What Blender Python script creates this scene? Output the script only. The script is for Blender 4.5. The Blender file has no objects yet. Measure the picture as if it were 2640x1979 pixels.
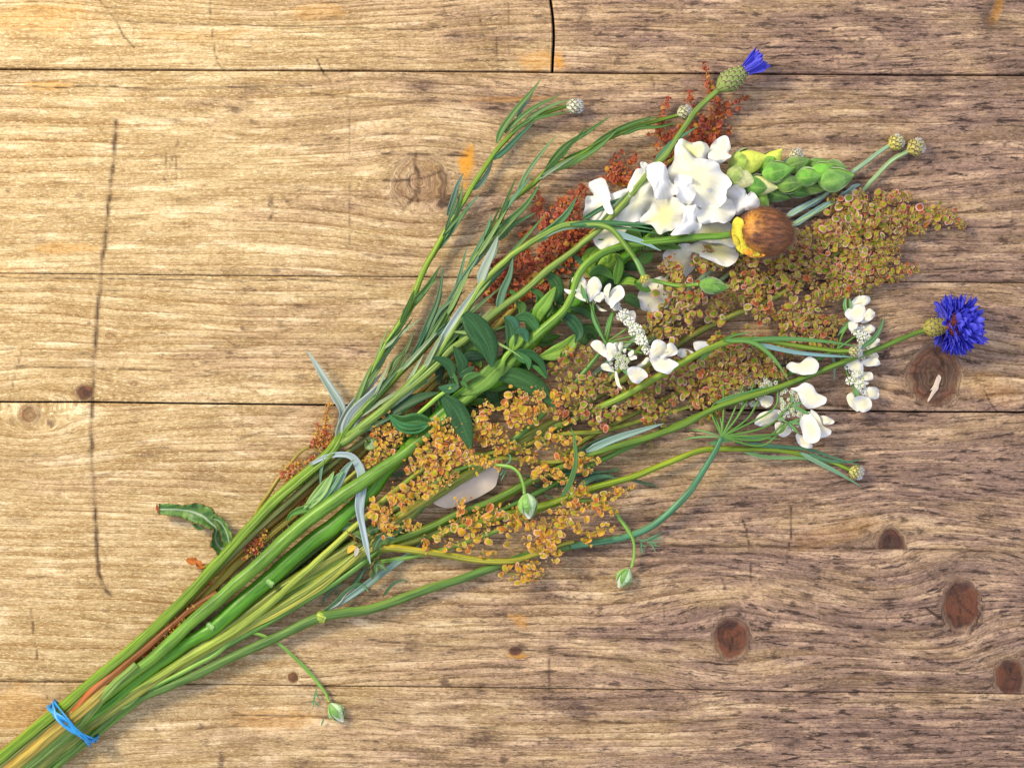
import bpy, math, random
import numpy as np
from mathutils import Vector, Matrix

rng = np.random.default_rng(7)
random.seed(7)
S = 0.00025                      # metres per photo pixel on the table
HP = 4000.0                      # camera height in the same units (1.0 m)
CX, CY = 1320.0, 989.5
scene = bpy.context.scene
COL = scene.collection

# ---------------------------------------------------------------- camera, light
cd = bpy.data.cameras.new("camera"); cam = bpy.data.objects.new("camera", cd); COL.objects.link(cam)
cam.location = (0, 0, HP * S)
cd.sensor_width = 36; cd.sensor_fit = 'HORIZONTAL'; cd.lens = 36 * HP / 2640.0
cd.clip_start = 0.01; cd.clip_end = 20
scene.camera = cam

w = bpy.data.worlds.new("World"); scene.world = w; w.use_nodes = True
bg = w.node_tree.nodes["Background"]
bg.inputs[0].default_value = (0.78, 0.81, 1.0, 1); bg.inputs[1].default_value = 1.12

def area(name, loc, target, size, power, color):
    l = bpy.data.lights.new(name, 'AREA'); l.shape = 'RECTANGLE'; l.size = size[0]; l.size_y = size[1]
    l.energy = power; l.color = color
    o = bpy.data.objects.new(name, l); COL.objects.link(o); o.location = loc
    o.rotation_euler = (Vector(target) - Vector(loc)).to_track_quat('-Z', 'Y').to_euler()
    return o
area("window_light", (-1.15, 0.80, 1.20), (-0.05, 0.0, 0.0), (0.50, 0.50), 43.0, (1.0, 0.86, 0.60))

vs = scene.view_settings
vs.view_transform = 'Standard'; vs.look = 'None'; vs.exposure = 0.10; vs.gamma = 1.0
scene.cycles.max_bounces = 6

# ---------------------------------------------------------------- coordinates
def W(p):
    """photo pixels (x, y, height) -> world metres"""
    p = np.asarray(p, float)
    k = (1 - p[..., 2] / HP) * S
    return np.stack([(p[..., 0] - CX) * k, -(p[..., 1] - CY) * k, p[..., 2] * S], -1)

ZO = dict(a=(0, 1400, .3617), b=(400, 1100, .3015), c=(800, 1100, .3015), d=(700, 800, .3015),
          e=(1200, 1100, .3015), f=(1000, 200, .3015), g=(1500, 130, .3015), h=(1900, 330, .3015),
          i=(1000, 600, .3015), j=(1400, 600, .3015), k=(1850, 700, .3769), s=(0, 0, 1.0))
def Z(key, pts):
    ox, oy, f = ZO[key]
    return [(ox + p[0] * f, oy + p[1] * f) + tuple(p[2:]) for p in pts]

# ---------------------------------------------------------------- noise fields (numpy)
def vnoise(x, y, seed=0):
    r = np.random.default_rng(seed).random((256, 256))
    xi = np.floor(x).astype(int); yi = np.floor(y).astype(int)
    fx = x - xi; fy = y - yi
    fx = fx * fx * (3 - 2 * fx); fy = fy * fy * (3 - 2 * fy)
    a = r[yi % 256, xi % 256]; b = r[yi % 256, (xi + 1) % 256]
    c = r[(yi + 1) % 256, xi % 256]; d = r[(yi + 1) % 256, (xi + 1) % 256]
    return (a * (1 - fx) + b * fx) * (1 - fy) + (c * (1 - fx) + d * fx) * fy
def fbm(x, y, seed=0, o=3):
    s = 0; a = 1; t = 0
    for k in range(o):
        s = s + a * vnoise(x * 2 ** k, y * 2 ** k, seed + k); t += a; a *= .5
    return s / t
def linemask(X, Y, pts, wd, soft=1.0):
    m = np.zeros_like(X)
    for (x0, y0), (x1, y1) in zip(pts[:-1], pts[1:]):
        sel = (X > min(x0, x1) - 6 * wd) & (X < max(x0, x1) + 6 * wd) & (Y > min(y0, y1) - 6 * wd) & (Y < max(y0, y1) + 6 * wd)
        if not sel.any(): continue
        xs, ys = X[sel], Y[sel]
        L = (x1 - x0) ** 2 + (y1 - y0) ** 2
        t = np.clip(((xs - x0) * (x1 - x0) + (ys - y0) * (y1 - y0)) / L, 0, 1)
        d = np.hypot(xs - x0 - t * (x1 - x0), ys - y0 - t * (y1 - y0))
        m[sel] = np.maximum(m[sel], np.exp(-(d / wd) ** 2))
    return m
def blob(X, Y, x, y, rx, ry, rot=0, rag=.35, seed=3):
    c, s = math.cos(rot), math.sin(rot)
    dx = (X - x) * c + (Y - y) * s; dy = -(X - x) * s + (Y - y) * c
    r = np.sqrt((dx / rx) ** 2 + (dy / ry) ** 2) + rag * (fbm(X / (rx * .5 + 6), Y / (ry * .5 + 6), seed) - .5) * 2
    return np.clip(1.25 - r, 0, 1)

# ---------------------------------------------------------------- node helper
class NT:
    def __init__(s, name):
        s.m = bpy.data.materials.new(name); s.m.use_nodes = True
        s.t = s.m.node_tree; s.t.nodes.clear()
    def n(s, typ, ins=None, **kw):
        nd = s.t.nodes.new(typ)
        for k, v in kw.items(): setattr(nd, k, v)
        for k, v in (ins or {}).items():
            sk = nd.inputs[k]
            if hasattr(v, 'is_output'): s.t.links.new(v, sk)
            else: sk.default_value = v
        return nd
    def math(s, op, a, b=0.0, c=0.0, clamp=False):
        return s.n('ShaderNodeMath', {0: a, 1: b, 2: c}, operation=op, use_clamp=clamp).outputs[0]
    def mix(s, f, a, b, blend='MIX'):
        nd = s.t.nodes.new('ShaderNodeMix'); nd.data_type = 'RGBA'; nd.blend_type = blend
        for k, v in ((0, f), (6, a), (7, b)):
            if hasattr(v, 'is_output'): s.t.links.new(v, nd.inputs[k])
            else: nd.inputs[k].default_value = v if not isinstance(v, tuple) or len(v) == 4 else v + (1,)
        return nd.outputs[2]
    def attr(s, name):
        return s.n('ShaderNodeAttribute', attribute_name=name)
    def sep(s, v):
        return s.n('ShaderNodeSeparateXYZ', {0: v}).outputs
    def comb(s, x=0.0, y=0.0, z=0.0):
        return s.n('ShaderNodeCombineXYZ', {0: x, 1: y, 2: z}).outputs[0]
    def noise(s, vec, scale=1.0, detail=4.0, rough=.55, dist=0.0):
        return s.n('ShaderNodeTexNoise', {'Vector': vec, 'Scale': scale, 'Detail': detail, 'Roughness': rough, 'Distortion': dist}).outputs[0]
    def ramp(s, f, a, b):     # smooth linear remap a..b -> 0..1
        return s.n('ShaderNodeMapRange', {0: f, 1: a, 2: b, 3: 0.0, 4: 1.0}, interpolation_type='SMOOTHSTEP').outputs[0]
    def out(s, sh):
        s.t.links.new(sh, s.n('ShaderNodeOutputMaterial').inputs[0]); return s.m
    def bump(s, h, strength=.5, dist=.0005):
        return s.n('ShaderNodeBump', {'Height': h, 'Strength': strength, 'Distance': dist}).outputs[0]
    def bsdf(s, col, rough=.5, spec=.4, normal=None, trans=0.0, tcol=None, sheen=0.0):
        ins = {'Base Color': col, 'Roughness': rough, 'Specular IOR Level': spec, 'Sheen Weight': sheen}
        b = s.n('ShaderNodeBsdfPrincipled', ins)
        if normal is not None: s.t.links.new(normal, b.inputs['Normal'])
        if trans <= 0: return b.outputs[0]
        tr = s.n('ShaderNodeBsdfTranslucent', {'Color': tcol if tcol is not None else col})
        if normal is not None: s.t.links.new(normal, tr.inputs['Normal'])
        return s.n('ShaderNodeMixShader', {0: trans, 1: b.outputs[0], 2: tr.outputs[0]}).outputs[0]

def mat_stem():
    t = NT('stem_skin'); st = t.sep(t.attr('st').outputs['Vector'])
    oi = t.n('ShaderNodeObjectInfo')
    v = t.comb(t.math('MULTIPLY', st[0], 9.0), t.math('MULTIPLY', st[1], .010), st[2])
    n = t.noise(v, 1.0, 4.0)
    v2 = t.comb(t.math('MULTIPLY', st[0], 2.0), t.math('MULTIPLY', st[1], .003), 7.0)
    n2 = t.noise(v2, 1.0, 3.0)
    c = t.mix(t.ramp(n, .3, .7), t.mix(1.0, oi.outputs['Color'], (.55, .58, .5), 'MULTIPLY'), t.mix(1.0, oi.outputs['Color'], (1.6, 1.42, 1.35), 'MULTIPLY'))
    c = t.mix(t.math('MULTIPLY', t.ramp(n2, .48, .75), .55), c, t.mix(1.0, oi.outputs['Color'], (2.3, 1.6, 1.2), 'MULTIPLY'))
    g = t.noise(t.n('ShaderNodeNewGeometry').outputs['Position'], 1500.0, 2.0)
    return t.out(t.bsdf(c, .36, .38, t.bump(g, .25, .0003), .06))
def mat_leaf():
    t = NT('leaf_skin'); st = t.sep(t.attr('st').outputs['Vector'])
    oi = t.n('ShaderNodeObjectInfo')
    ax = t.math('ABSOLUTE', st[0])
    n = t.noise(t.comb(t.math('MULTIPLY', st[0], 4.0), t.math('MULTIPLY', st[1], .02), st[2]), 1.0, 4.0)
    c = t.mix(t.ramp(n, .3, .72), t.mix(1.0, oi.outputs['Color'], (.7, .72, .7), 'MULTIPLY'), t.mix(1.0, oi.outputs['Color'], (1.4, 1.3, 1.5), 'MULTIPLY'))
    vein = t.math('SUBTRACT', 1.0, t.ramp(ax, .02, .13))
    side = t.math('SINE', t.math('SUBTRACT', t.math('MULTIPLY', st[1], .55), t.math('MULTIPLY', ax, 5.0)))
    side = t.math('MULTIPLY', t.ramp(side, .82, 1.0), .35)
    vv = t.math('MAXIMUM', vein, side)
    c = t.mix(t.math('MULTIPLY', vv, .55), c, t.mix(1.0, oi.outputs['Color'], (2.3, 1.7, 2.2), 'MULTIPLY'))
    return t.out(t.bsdf(c, .42, .28, t.bump(vv, .35, -.0004), .18, t.mix(1.0, c, (1.5, 1.7, .5), 'MULTIPLY')))
def mat_blade():
    t = NT('blade_skin'); st = t.sep(t.attr('st').outputs['Vector'])
    oi = t.n('ShaderNodeObjectInfo')
    n = t.noise(t.comb(t.math('MULTIPLY', st[0], 7.0), t.math('MULTIPLY', st[1], .008), st[2]), 1.0, 3.0)
    c = t.mix(t.ramp(n, .32, .7), t.mix(1.0, oi.outputs['Color'], (.7, .74, .62), 'MULTIPLY'), t.mix(1.0, oi.outputs['Color'], (1.6, 1.4, 2.0), 'MULTIPLY'))
    vein = t.math('SUBTRACT', 1.0, t.ramp(t.math('ABSOLUTE', st[0]), .05, .25))
    c = t.mix(t.math('MULTIPLY', vein, .35), c, (.32, .42, .2))
    return t.out(t.bsdf(c, .5, .4, t.bump(n, .3, .0003), .2, t.mix(1.0, c, (1.4, 1.6, .6), 'MULTIPLY'), sheen=.05))
def mat_petal():
    t = NT('petal_skin'); st = t.sep(t.attr('st').outputs['Vector'])
    oi = t.n('ShaderNodeObjectInfo')
    n = t.noise(t.comb(t.math('MULTIPLY', st[1], 9.0), t.math('MULTIPLY', st[0], .8), st[2]), 1.0, 4.0, .6)
    g = t.noise(t.n('ShaderNodeNewGeometry').outputs['Position'], 90.0, 3.0)
    inner = t.math('SUBTRACT', 1.0, t.ramp(t.math('ADD', st[0], t.math('MULTIPLY', t.math('SUBTRACT', g, .5), .9)), .2, 1.05))
    c = t.mix(t.math('MULTIPLY', inner, .85), (.72, .72, .71, 1), oi.outputs['Color'])
    c = t.mix(t.math('MULTIPLY', t.ramp(n, .42, .72), .6), c, t.mix(1.0, c, (.80, .82, .62), 'MULTIPLY'))
    return t.out(t.bsdf(c, .55, .25, t.bump(n, .28, .0006), .14, t.mix(1.0, c, (1, 1, .85), 'MULTIPLY'), sheen=.1))
def mat_sepal():
    t = NT('downy_sepal'); st = t.sep(t.attr('st').outputs['Vector'])
    oi = t.n('ShaderNodeObjectInfo')
    g = t.noise(t.n('ShaderNodeNewGeometry').outputs['Position'], 900.0, 4.0, .7)
    g2 = t.noise(t.n('ShaderNodeNewGeometry').outputs['Position'], 130.0, 3.0)
    c = t.mix(t.ramp(g2, .35, .65), t.mix(1.0, oi.outputs['Color'], (.6, .66, .6), 'MULTIPLY'), t.mix(1.0, oi.outputs['Color'], (1.4, 1.25, 1.3), 'MULTIPLY'))
    c = t.mix(t.math('MULTIPLY', t.ramp(g, .4, .7), .3), c, (.30, .42, .16, 1))
    vein = t.math('SUBTRACT', 1.0, t.ramp(t.math('ABSOLUTE', st[0]), .03, .12))
    c = t.mix(t.math('MULTIPLY', vein, .45), c, (.32, .46, .12, 1))
    c = t.mix(t.math('MULTIPLY', t.ramp(t.math('ABSOLUTE', st[0]), .82, 1.0), .5), c, (.36, .48, .14, 1))
    return t.out(t.bsdf(c, .75, .2, t.bump(g, .5, .0005), .12, None, .5))
def mat_poppy():
    t = NT('poppy_hull'); st = t.sep(t.attr('st').outputs['Vector'])
    n = t.noise(t.comb(t.math('MULTIPLY', st[0], 22.0), t.math('MULTIPLY', st[1], .03), 3.0), 1.0, 4.0, .6)
    g = t.noise(t.n('ShaderNodeNewGeometry').outputs['Position'], 45.0, 3.0)
    c = t.mix(t.ramp(n, .35, .65), (.075, .026, .010, 1), (.30, .115, .038, 1))
    f = t.math('MULTIPLY', t.ramp(g, .50, .68), t.math('SUBTRACT', 1.0, t.ramp(st[1], 30.0, 90.0)))
    c = t.mix(f, c, (.62, .27, .03, 1))
    return t.out(t.bsdf(c, .45, .4, t.bump(n, .7, .0014)))

def mat_pod(name, c0, c1, r0, r1, dark, pale=(.8, .62, .5, 1)):
    t = NT(name); st = t.sep(t.attr('st').outputs['Vector'])
    oi = t.n('ShaderNodeObjectInfo')
    rr = t.math('FRACT', t.math('ADD', st[2], oi.outputs['Random']))
    r2 = t.math('FRACT', t.math('MULTIPLY', rr, 7.31))
    r3 = t.math('FRACT', t.math('MULTIPLY', rr, 23.7))
    cen = t.mix(r2, c0, c1)
    cen = t.mix(t.ramp(r3, .84, .90), cen, dark)
    rim = t.mix(rr, r0, r1)
    g = t.noise(t.n('ShaderNodeNewGeometry').outputs['Position'], 350.0, 3.0)
    f = t.ramp(t.math('ADD', st[0], t.math('MULTIPLY', t.math('SUBTRACT', g, .5), .5)), .62, .92)
    rim = t.mix(t.ramp(t.math('FRACT', t.math('MULTIPLY', rr, 41.3)), .80, .95), rim, pale)
    c = t.mix(f, cen, rim)
    return t.out(t.bsdf(c, .5, .22, t.bump(g, .3, .0005), .2, t.mix(1.0, c, (1.3, 1.2, .6), 'MULTIPLY')))
def mat_plain(name, rough=.6, spec=.3, trans=0.0, sheen=0.0, nscale=600.0, amt=.5):
    t = NT(name); oi = t.n('ShaderNodeObjectInfo')
    g = t.noise(t.n('ShaderNodeNewGeometry').outputs['Position'], nscale, 4.0)
    c = t.mix(t.math('MULTIPLY', t.ramp(g, .35, .75), amt), oi.outputs['Color'], t.mix(1.0, oi.outputs['Color'], (.5, .5, .5), 'MULTIPLY'))
    return t.out(t.bsdf(c, rough, spec, t.bump(g, .3, .0004), trans, None, sheen))
def mat_calyx():
    t = NT('calyx_scale'); st = t.sep(t.attr('st').outputs['Vector'])
    oi = t.n('ShaderNodeObjectInfo')
    e = t.ramp(st[0], .55, .85)
    e2 = t.ramp(st[0], .86, 1.0)
    c = t.mix(e, oi.outputs['Color'], (.10, .035, .015, 1))
    c = t.mix(e2, c, (.75, .76, .68, 1))
    return t.out(t.bsdf(c, .55, .35))
def mat_blue():
    t = NT('blue_floret'); st = t.sep(t.attr('st').outputs['Vector'])
    oi = t.n('ShaderNodeObjectInfo')
    c = t.mix(t.ramp(st[0], .1, .75), (.09, .012, .16, 1), (.045, .05, .58, 1))
    c = t.mix(t.math('MULTIPLY', oi.outputs['Random'], .6), c, (.20, .22, .95, 1))
    n = t.noise(t.comb(t.math('MULTIPLY', st[1], .15), st[2], 1.0), 2.0)
    c = t.mix(t.math('MULTIPLY', t.ramp(n, .45, .7), .35), c, (.10, .05, .55, 1))
    return t.out(t.bsdf(c, .55, .3, None, .3, t.mix(1.0, c, (1.2, 1.2, 1.4), 'MULTIPLY')))
def mat_dock():
    t = NT('dock_leaf'); st = t.sep(t.attr('st').outputs['Vector'])
    g = t.noise(t.n('ShaderNodeNewGeometry').outputs['Position'], 220.0, 4.0)
    ax = t.math('ABSOLUTE', st[0])
    c = t.mix(t.ramp(g, .35, .7), (.05, .14, .03, 1), (.16, .30, .05, 1))
    c = t.mix(t.math('SUBTRACT', 1.0, t.ramp(ax, .03, .16)), c, (.35, .45, .3, 1))
    c = t.mix(t.ramp(ax, .9, .99), c, (.35, .10, .02, 1))
    return t.out(t.bsdf(c, .42, .45, t.bump(g, .5, .0012), .2))

def mat_wood():
    t = NT('weathered_pine')
    A = t.attr('wood').outputs['Vector']          # px/1000, ring phase, grain coordinate/100
    B = t.attr('marks').outputs['Vector']         # knot, dark stain, scratch
    Cc = t.attr('tint').outputs['Vector']         # weathering with painted light fall-off, orange/yellow stain, ring contrast
    x, ph, psi = t.sep(A); kn, dk, sc = t.sep(B); gr, ye, rc = t.sep(Cc)
    x = t.math('MULTIPLY', x, 1000.0); psi = t.math('MULTIPLY', psi, 100.0)
    # long fibres following the grain
    f1 = t.noise(t.comb(t.math('MULTIPLY', x, .006), t.math('MULTIPLY', psi, .24), 1.0), 1.0, 5.0, .62)
    f2 = t.noise(t.comb(t.math('MULTIPLY', x, .075), t.math('MULTIPLY', psi, .42), 5.0), 1.0, 5.0, .75, .6)
    f3 = t.noise(t.comb(t.math('MULTIPLY', x, .085), t.math('MULTIPLY', psi, .26), 9.0), 1.0, 4.0, .7, .8)
    big = t.noise(t.comb(t.math('MULTIPLY', x, .0035), t.math('MULTIPLY', psi, .013), 2.0), 1.0, 4.0, .55)
    bl = t.noise(t.comb(t.math('MULTIPLY', x, .010), t.math('MULTIPLY', psi, .026), 8.0), 1.0, 5.0, .65)
    iso = t.noise(t.n('ShaderNodeNewGeometry').outputs['Position'], 330.0, 6.0, .75, .6)
    fr = t.math('FRACT', t.math('ADD', ph, t.math('MULTIPLY', t.math('SUBTRACT', bl, .5), .3)))
    ring = t.math('MULTIPLY', t.math('POWER', fr, 2.2), t.math('SUBTRACT', 1.0, t.ramp(fr, .92, 1.0)))
    ring = t.math('MULTIPLY', t.math('MULTIPLY', ring, rc), t.math('ADD', .35, t.math('MULTIPLY', t.ramp(bl, .25, .6), .75)))
    edge = t.math('MULTIPLY', t.math('MULTIPLY', t.ramp(fr, .78, .92), t.math('SUBTRACT', 1.0, t.ramp(fr, .94, 1.0))), t.math('MULTIPLY', rc, t.ramp(f1, .35, .62)))
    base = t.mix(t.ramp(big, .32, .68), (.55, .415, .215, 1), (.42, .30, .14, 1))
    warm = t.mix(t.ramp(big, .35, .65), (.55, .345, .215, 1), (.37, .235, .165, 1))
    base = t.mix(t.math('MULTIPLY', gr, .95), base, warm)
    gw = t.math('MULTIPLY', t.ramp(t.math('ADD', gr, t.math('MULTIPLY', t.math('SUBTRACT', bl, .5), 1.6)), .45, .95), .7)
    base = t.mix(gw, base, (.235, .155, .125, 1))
    pt = t.noise(t.comb(t.math('MULTIPLY', x, .0055), t.math('MULTIPLY', psi, .030), 21.0), 1.0, 6.0, .68, .4)
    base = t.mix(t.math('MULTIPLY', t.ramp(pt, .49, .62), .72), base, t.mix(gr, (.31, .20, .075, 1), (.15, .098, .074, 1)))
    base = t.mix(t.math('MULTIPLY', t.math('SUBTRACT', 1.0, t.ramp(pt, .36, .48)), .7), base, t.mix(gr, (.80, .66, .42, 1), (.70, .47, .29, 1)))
    c = t.mix(t.math('MULTIPLY', ring, .95, 0, True), base, t.mix(gr, (.25, .135, .034, 1), (.080, .042, .028, 1)))
    c = t.mix(t.math('MULTIPLY', edge, .85), c, t.mix(gr, (.22, .105, .025, 1), (.05, .026, .018, 1)))
    c = t.mix(t.math('MULTIPLY', t.ramp(iso, .44, .62), .45), c, t.mix(1.0, c, (.48, .43, .38), 'MULTIPLY'))
    # pale flecks between the fibres
    lf = t.math('MULTIPLY', t.ramp(f2, .49, .68), t.math('SUBTRACT', .72, t.math('MULTIPLY', gr, .40)))
    c = t.mix(lf, c, t.mix(gr, (.95, .78, .46, 1), (.70, .44, .24, 1)))
    # fine dark fibres
    d1 = t.math('MULTIPLY', t.ramp(f1, .50, .64), .62)
    c = t.mix(d1, c, t.mix(gr, (.23, .13, .045, 1), (.095, .058, .040, 1)))
    d3 = t.math('MULTIPLY', t.ramp(f3, .55, .66), t.math('ADD', .48, t.math('MULTIPLY', gr, .22)))
    c = t.mix(d3, c, t.mix(gr, (.20, .12, .05, 1), (.058, .036, .026, 1)))
    d4 = t.noise(t.comb(t.math('MULTIPLY', x, .016), t.math('MULTIPLY', psi, .085), 14.0), 1.0, 6.0, .72)
    d4 = t.math('MULTIPLY', t.ramp(t.math('ADD', d4, t.math('MULTIPLY', gr, .045)), .575, .655), t.math('ADD', .36, t.math('MULTIPLY', gr, .58)))
    c = t.mix(d4, c, (.034, .020, .015, 1))
    c = t.mix(t.math('MULTIPLY', ye, t.ramp(f2, .25, .5)), c, (.62, .27, .008, 1))
    iso2 = t.noise(t.n('ShaderNodeNewGeometry').outputs['Position'], 60.0, 5.0, .6, 1.0)
    kc = t.mix(t.ramp(iso2, .40, .60), (.155, .05, .022, 1), (.045, .019, .015, 1))
    kc2 = t.mix(t.ramp(iso, .38, .62), (.30, .15, .055, 1), (.15, .07, .03, 1))
    kc = t.mix(t.math('MULTIPLY', t.ramp(t.math('FRACT', t.math('ADD', t.math('MULTIPLY', ph, 4.0), t.math('MULTIPLY', iso2, 1.5))), .35, .95), .45), t.mix(t.ramp(kn, .3, .75), kc2, kc), (.04, .014, .009, 1))
    c = t.mix(t.math('MULTIPLY', kn, t.ramp(t.math('ADD', kn, t.math('MULTIPLY', t.math('SUBTRACT', iso2, .5), .8)), .1, .6)), c, kc)
    dn = t.math('MULTIPLY', dk, t.ramp(t.math('ADD', f3, t.math('MULTIPLY', dk, .28)), .50, .72))
    c = t.mix(t.math('MULTIPLY', dn, .9), c, t.mix(gr, (.085, .04, .015, 1), (.03, .019, .016, 1)))
    c = t.mix(t.math('MULTIPLY', dk, .35), c, (.14, .09, .06, 1))
    c = t.mix(t.math('MULTIPLY', sc, t.ramp(t.math('ADD', f2, t.math('MULTIPLY', sc, .3)), .30, .60)), c, (.035, .016, .008, 1))
    h = t.math('SUBTRACT', t.math('MULTIPLY', f2, .6), t.math('ADD', t.math('MULTIPLY', ring, .4), t.math('ADD', d4, t.math('ADD', t.math('MULTIPLY', d3, .8), sc))))
    return t.out(t.bsdf(c, .62, .18, t.bump(h, .6, .0005)))

M = dict(stem=mat_stem(), sepal=mat_sepal(), poppy=mat_poppy(), leaf=mat_leaf(), blade=mat_blade(), petal=mat_petal(), wood=mat_wood(), calyx=mat_calyx(),
         blue=mat_blue(), dock=mat_dock(), plain=mat_plain('plain_skin'), hair=mat_plain('fine_hair', .5, .3, .1, .3),
         band=mat_plain('stretched_rubber', .38, .5, 0, 0, 300, .35), paper=mat_plain('smooth_paper', .8, .1, 0, 0, 120, .25),
         pod_gold=mat_pod('gold_pod', (.32, .37, .012, 1), (.58, .34, .015, 1), (.60, .20, .05, 1), (.70, .38, .22, 1), (.46, .15, .02, 1), (.78, .52, .42, 1)),
         pod_olive=mat_pod('olive_pod', (.13, .23, .008, 1), (.36, .34, .02, 1), (.42, .13, .045, 1), (.60, .27, .24, 1), (.34, .09, .02, 1), (.70, .42, .42, 1)),
         pod_red=mat_pod('red_pod', (.40, .12, .012, 1), (.22, .04, .02, 1), (.32, .045, .03, 1), (.50, .13, .11, 1), (.42, .25, .02, 1), (.56, .2, .18, 1)))

# ---------------------------------------------------------------- mesh builder
LOC = {}
class MB:
    def __init__(s): s.V = []; s.F = []; s.T = []; s.n = 0
    def add(s, V, F, T):
        V = np.asarray(V, float); T = np.asarray(T, float)
        s.V.append(V); s.T.append(T)
        s.F.extend([tuple(int(i) + s.n for i in f) for f in F]); s.n += len(V)
    def mesh(s, name, off, world=True):
        V = np.concatenate(s.V); V = (W(V) if world else V * S) - off
        me = bpy.data.meshes.new(name); me.from_pydata(V.tolist(), [], s.F)
        a = me.attributes.new('st', 'FLOAT_VECTOR', 'POINT'); a.data.foreach_set('vector', np.concatenate(s.T).astype(np.float32).ravel())
        me.polygons.foreach_set('use_smooth', [True] * len(me.polygons))
        return me
    def build(s, name, mat, parent=None, color=(.5, .5, .5), kind=None, label=None, smooth=True):
        off = LOC[parent.name] if parent is not None else np.zeros(3)
        me = s.mesh(name, off); me.materials.append(M[mat])
        o = bpy.data.objects.new(name, me); COL.objects.link(o)
        o.color = tuple(color) + (1,)
        if parent is not None: o.parent = parent
        LOC[o.name] = off
        if kind: o['kind'] = kind
        if label: o['label'] = label
        return o
def thing(name, label, cat, at, group=None):
    o = bpy.data.objects.new(name, None); COL.objects.link(o)
    p = W(np.array(at, float)); o.location = p; LOC[o.name] = p; o.empty_display_size = .01
    o['label'] = label; o['category'] = cat
    if group: o['group'] = group
    return o

def spline(P, step=8.0, closed=False, n=None):
    P = np.asarray(P, float)
    if closed: Q = np.vstack([P[-1], P, P[0], P[1]])
    else: Q = np.vstack([2 * P[0] - P[1], P, 2 * P[-1] - P[-2]])
    out = []
    m = len(Q) - 3
    for k in range(m):
        p0, p1, p2, p3 = Q[k:k + 4]
        d = np.linalg.norm(p2[:2] - p1[:2]); c = n if n else max(2, int(math.ceil(d / step)))
        t = np.linspace(0, 1, c, endpoint=False)[:, None]
        out.append(.5 * ((2 * p1) + (-p0 + p2) * t + (2 * p0 - 5 * p1 + 4 * p2 - p3) * t ** 2 + (-p0 + 3 * p1 - 3 * p2 + p3) * t ** 3))
    if not closed: out.append(P[-1][None])
    return np.vstack(out)
def frames(P):
    T = np.gradient(P, axis=0); T /= np.linalg.norm(T, axis=1)[:, None] + 1e-9
    up = np.array([0, 0, 1.0])
    if abs(T[:, 2]).max() > .93: up = np.array([.3, -.9, .2])
    Sd = np.cross(T, up); Sd /= np.linalg.norm(Sd, axis=1)[:, None] + 1e-9
    U = np.cross(Sd, T); return T, Sd, U
def sweep(mb, P, sec, x, rnd=None, cap=True):
    """P (n,3); sec (n,k,2) offsets along side/up; x (k,) the across coordinate"""
    T, Sd, U = frames(P); n, k = sec.shape[:2]
    V = P[:, None] + Sd[:, None] * sec[..., :1] + U[:, None] * sec[..., 1:]
    L = np.concatenate([[0], np.cumsum(np.linalg.norm(np.diff(P, axis=0), axis=1))])
    if rnd is None: rnd = random.random() * 10
    ST = np.zeros((n, k, 3)); ST[..., 0] = x; ST[..., 1] = L[:, None]; ST[..., 2] = rnd
    F = []
    for a in range(n - 1):
        for b in range(k):
            c = (b + 1) % k
            F.append((a * k + b, a * k + c, (a + 1) * k + c, (a + 1) * k + b))
    if cap: F.append(tuple(range(k))); F.append(tuple(range((n - 1) * k, n * k))[::-1])
    mb.add(V.reshape(-1, 3), F, ST.reshape(-1, 3))
def tube(mb, P, sides=10, ridge=0.0, nr=6, step=9.0, flat=1.0):
    """P rows (x, y, z, r)"""
    Q = spline(P, step); r = np.maximum(Q[:, 3], .15)
    k = sides if ridge == 0 else nr * 3
    if ridge > 0:
        arc = np.arange(len(Q)) * step; sd_ = random.random() * 90
        r = r * (1 + .16 * (vnoise(arc / 46 + sd_, arc * 0 + .5, 7) - .5) + .10 * (vnoise(arc / 15 + sd_, arc * 0 + 3.5, 8) - .5))
        Q = Q.copy(); tt_ = np.gradient(Q[:, :2], axis=0); tt_ /= np.linalg.norm(tt_, axis=1)[:, None] + 1e-9
        wb = ((vnoise(arc / 70 + sd_, arc * 0 + 9.5, 9) - .5) * 4.5 + (vnoise(arc / 24 + sd_, arc * 0 + 1.5, 10) - .5) * 1.2) * np.minimum(1, np.minimum(arc, arc[::-1]) / 60)
        Q[:, 0] += -tt_[:, 1] * wb; Q[:, 1] += tt_[:, 0] * wb
    a = np.linspace(0, 2 * math.pi, k, endpoint=False)
    rr = 1 + ridge * np.cos(a * nr)
    sec = np.stack([np.cos(a) * rr, np.sin(a) * rr * flat], -1)[None] * r[:, None, None]
    sweep(mb, Q[:, :3], sec, a / math.pi)
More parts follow.
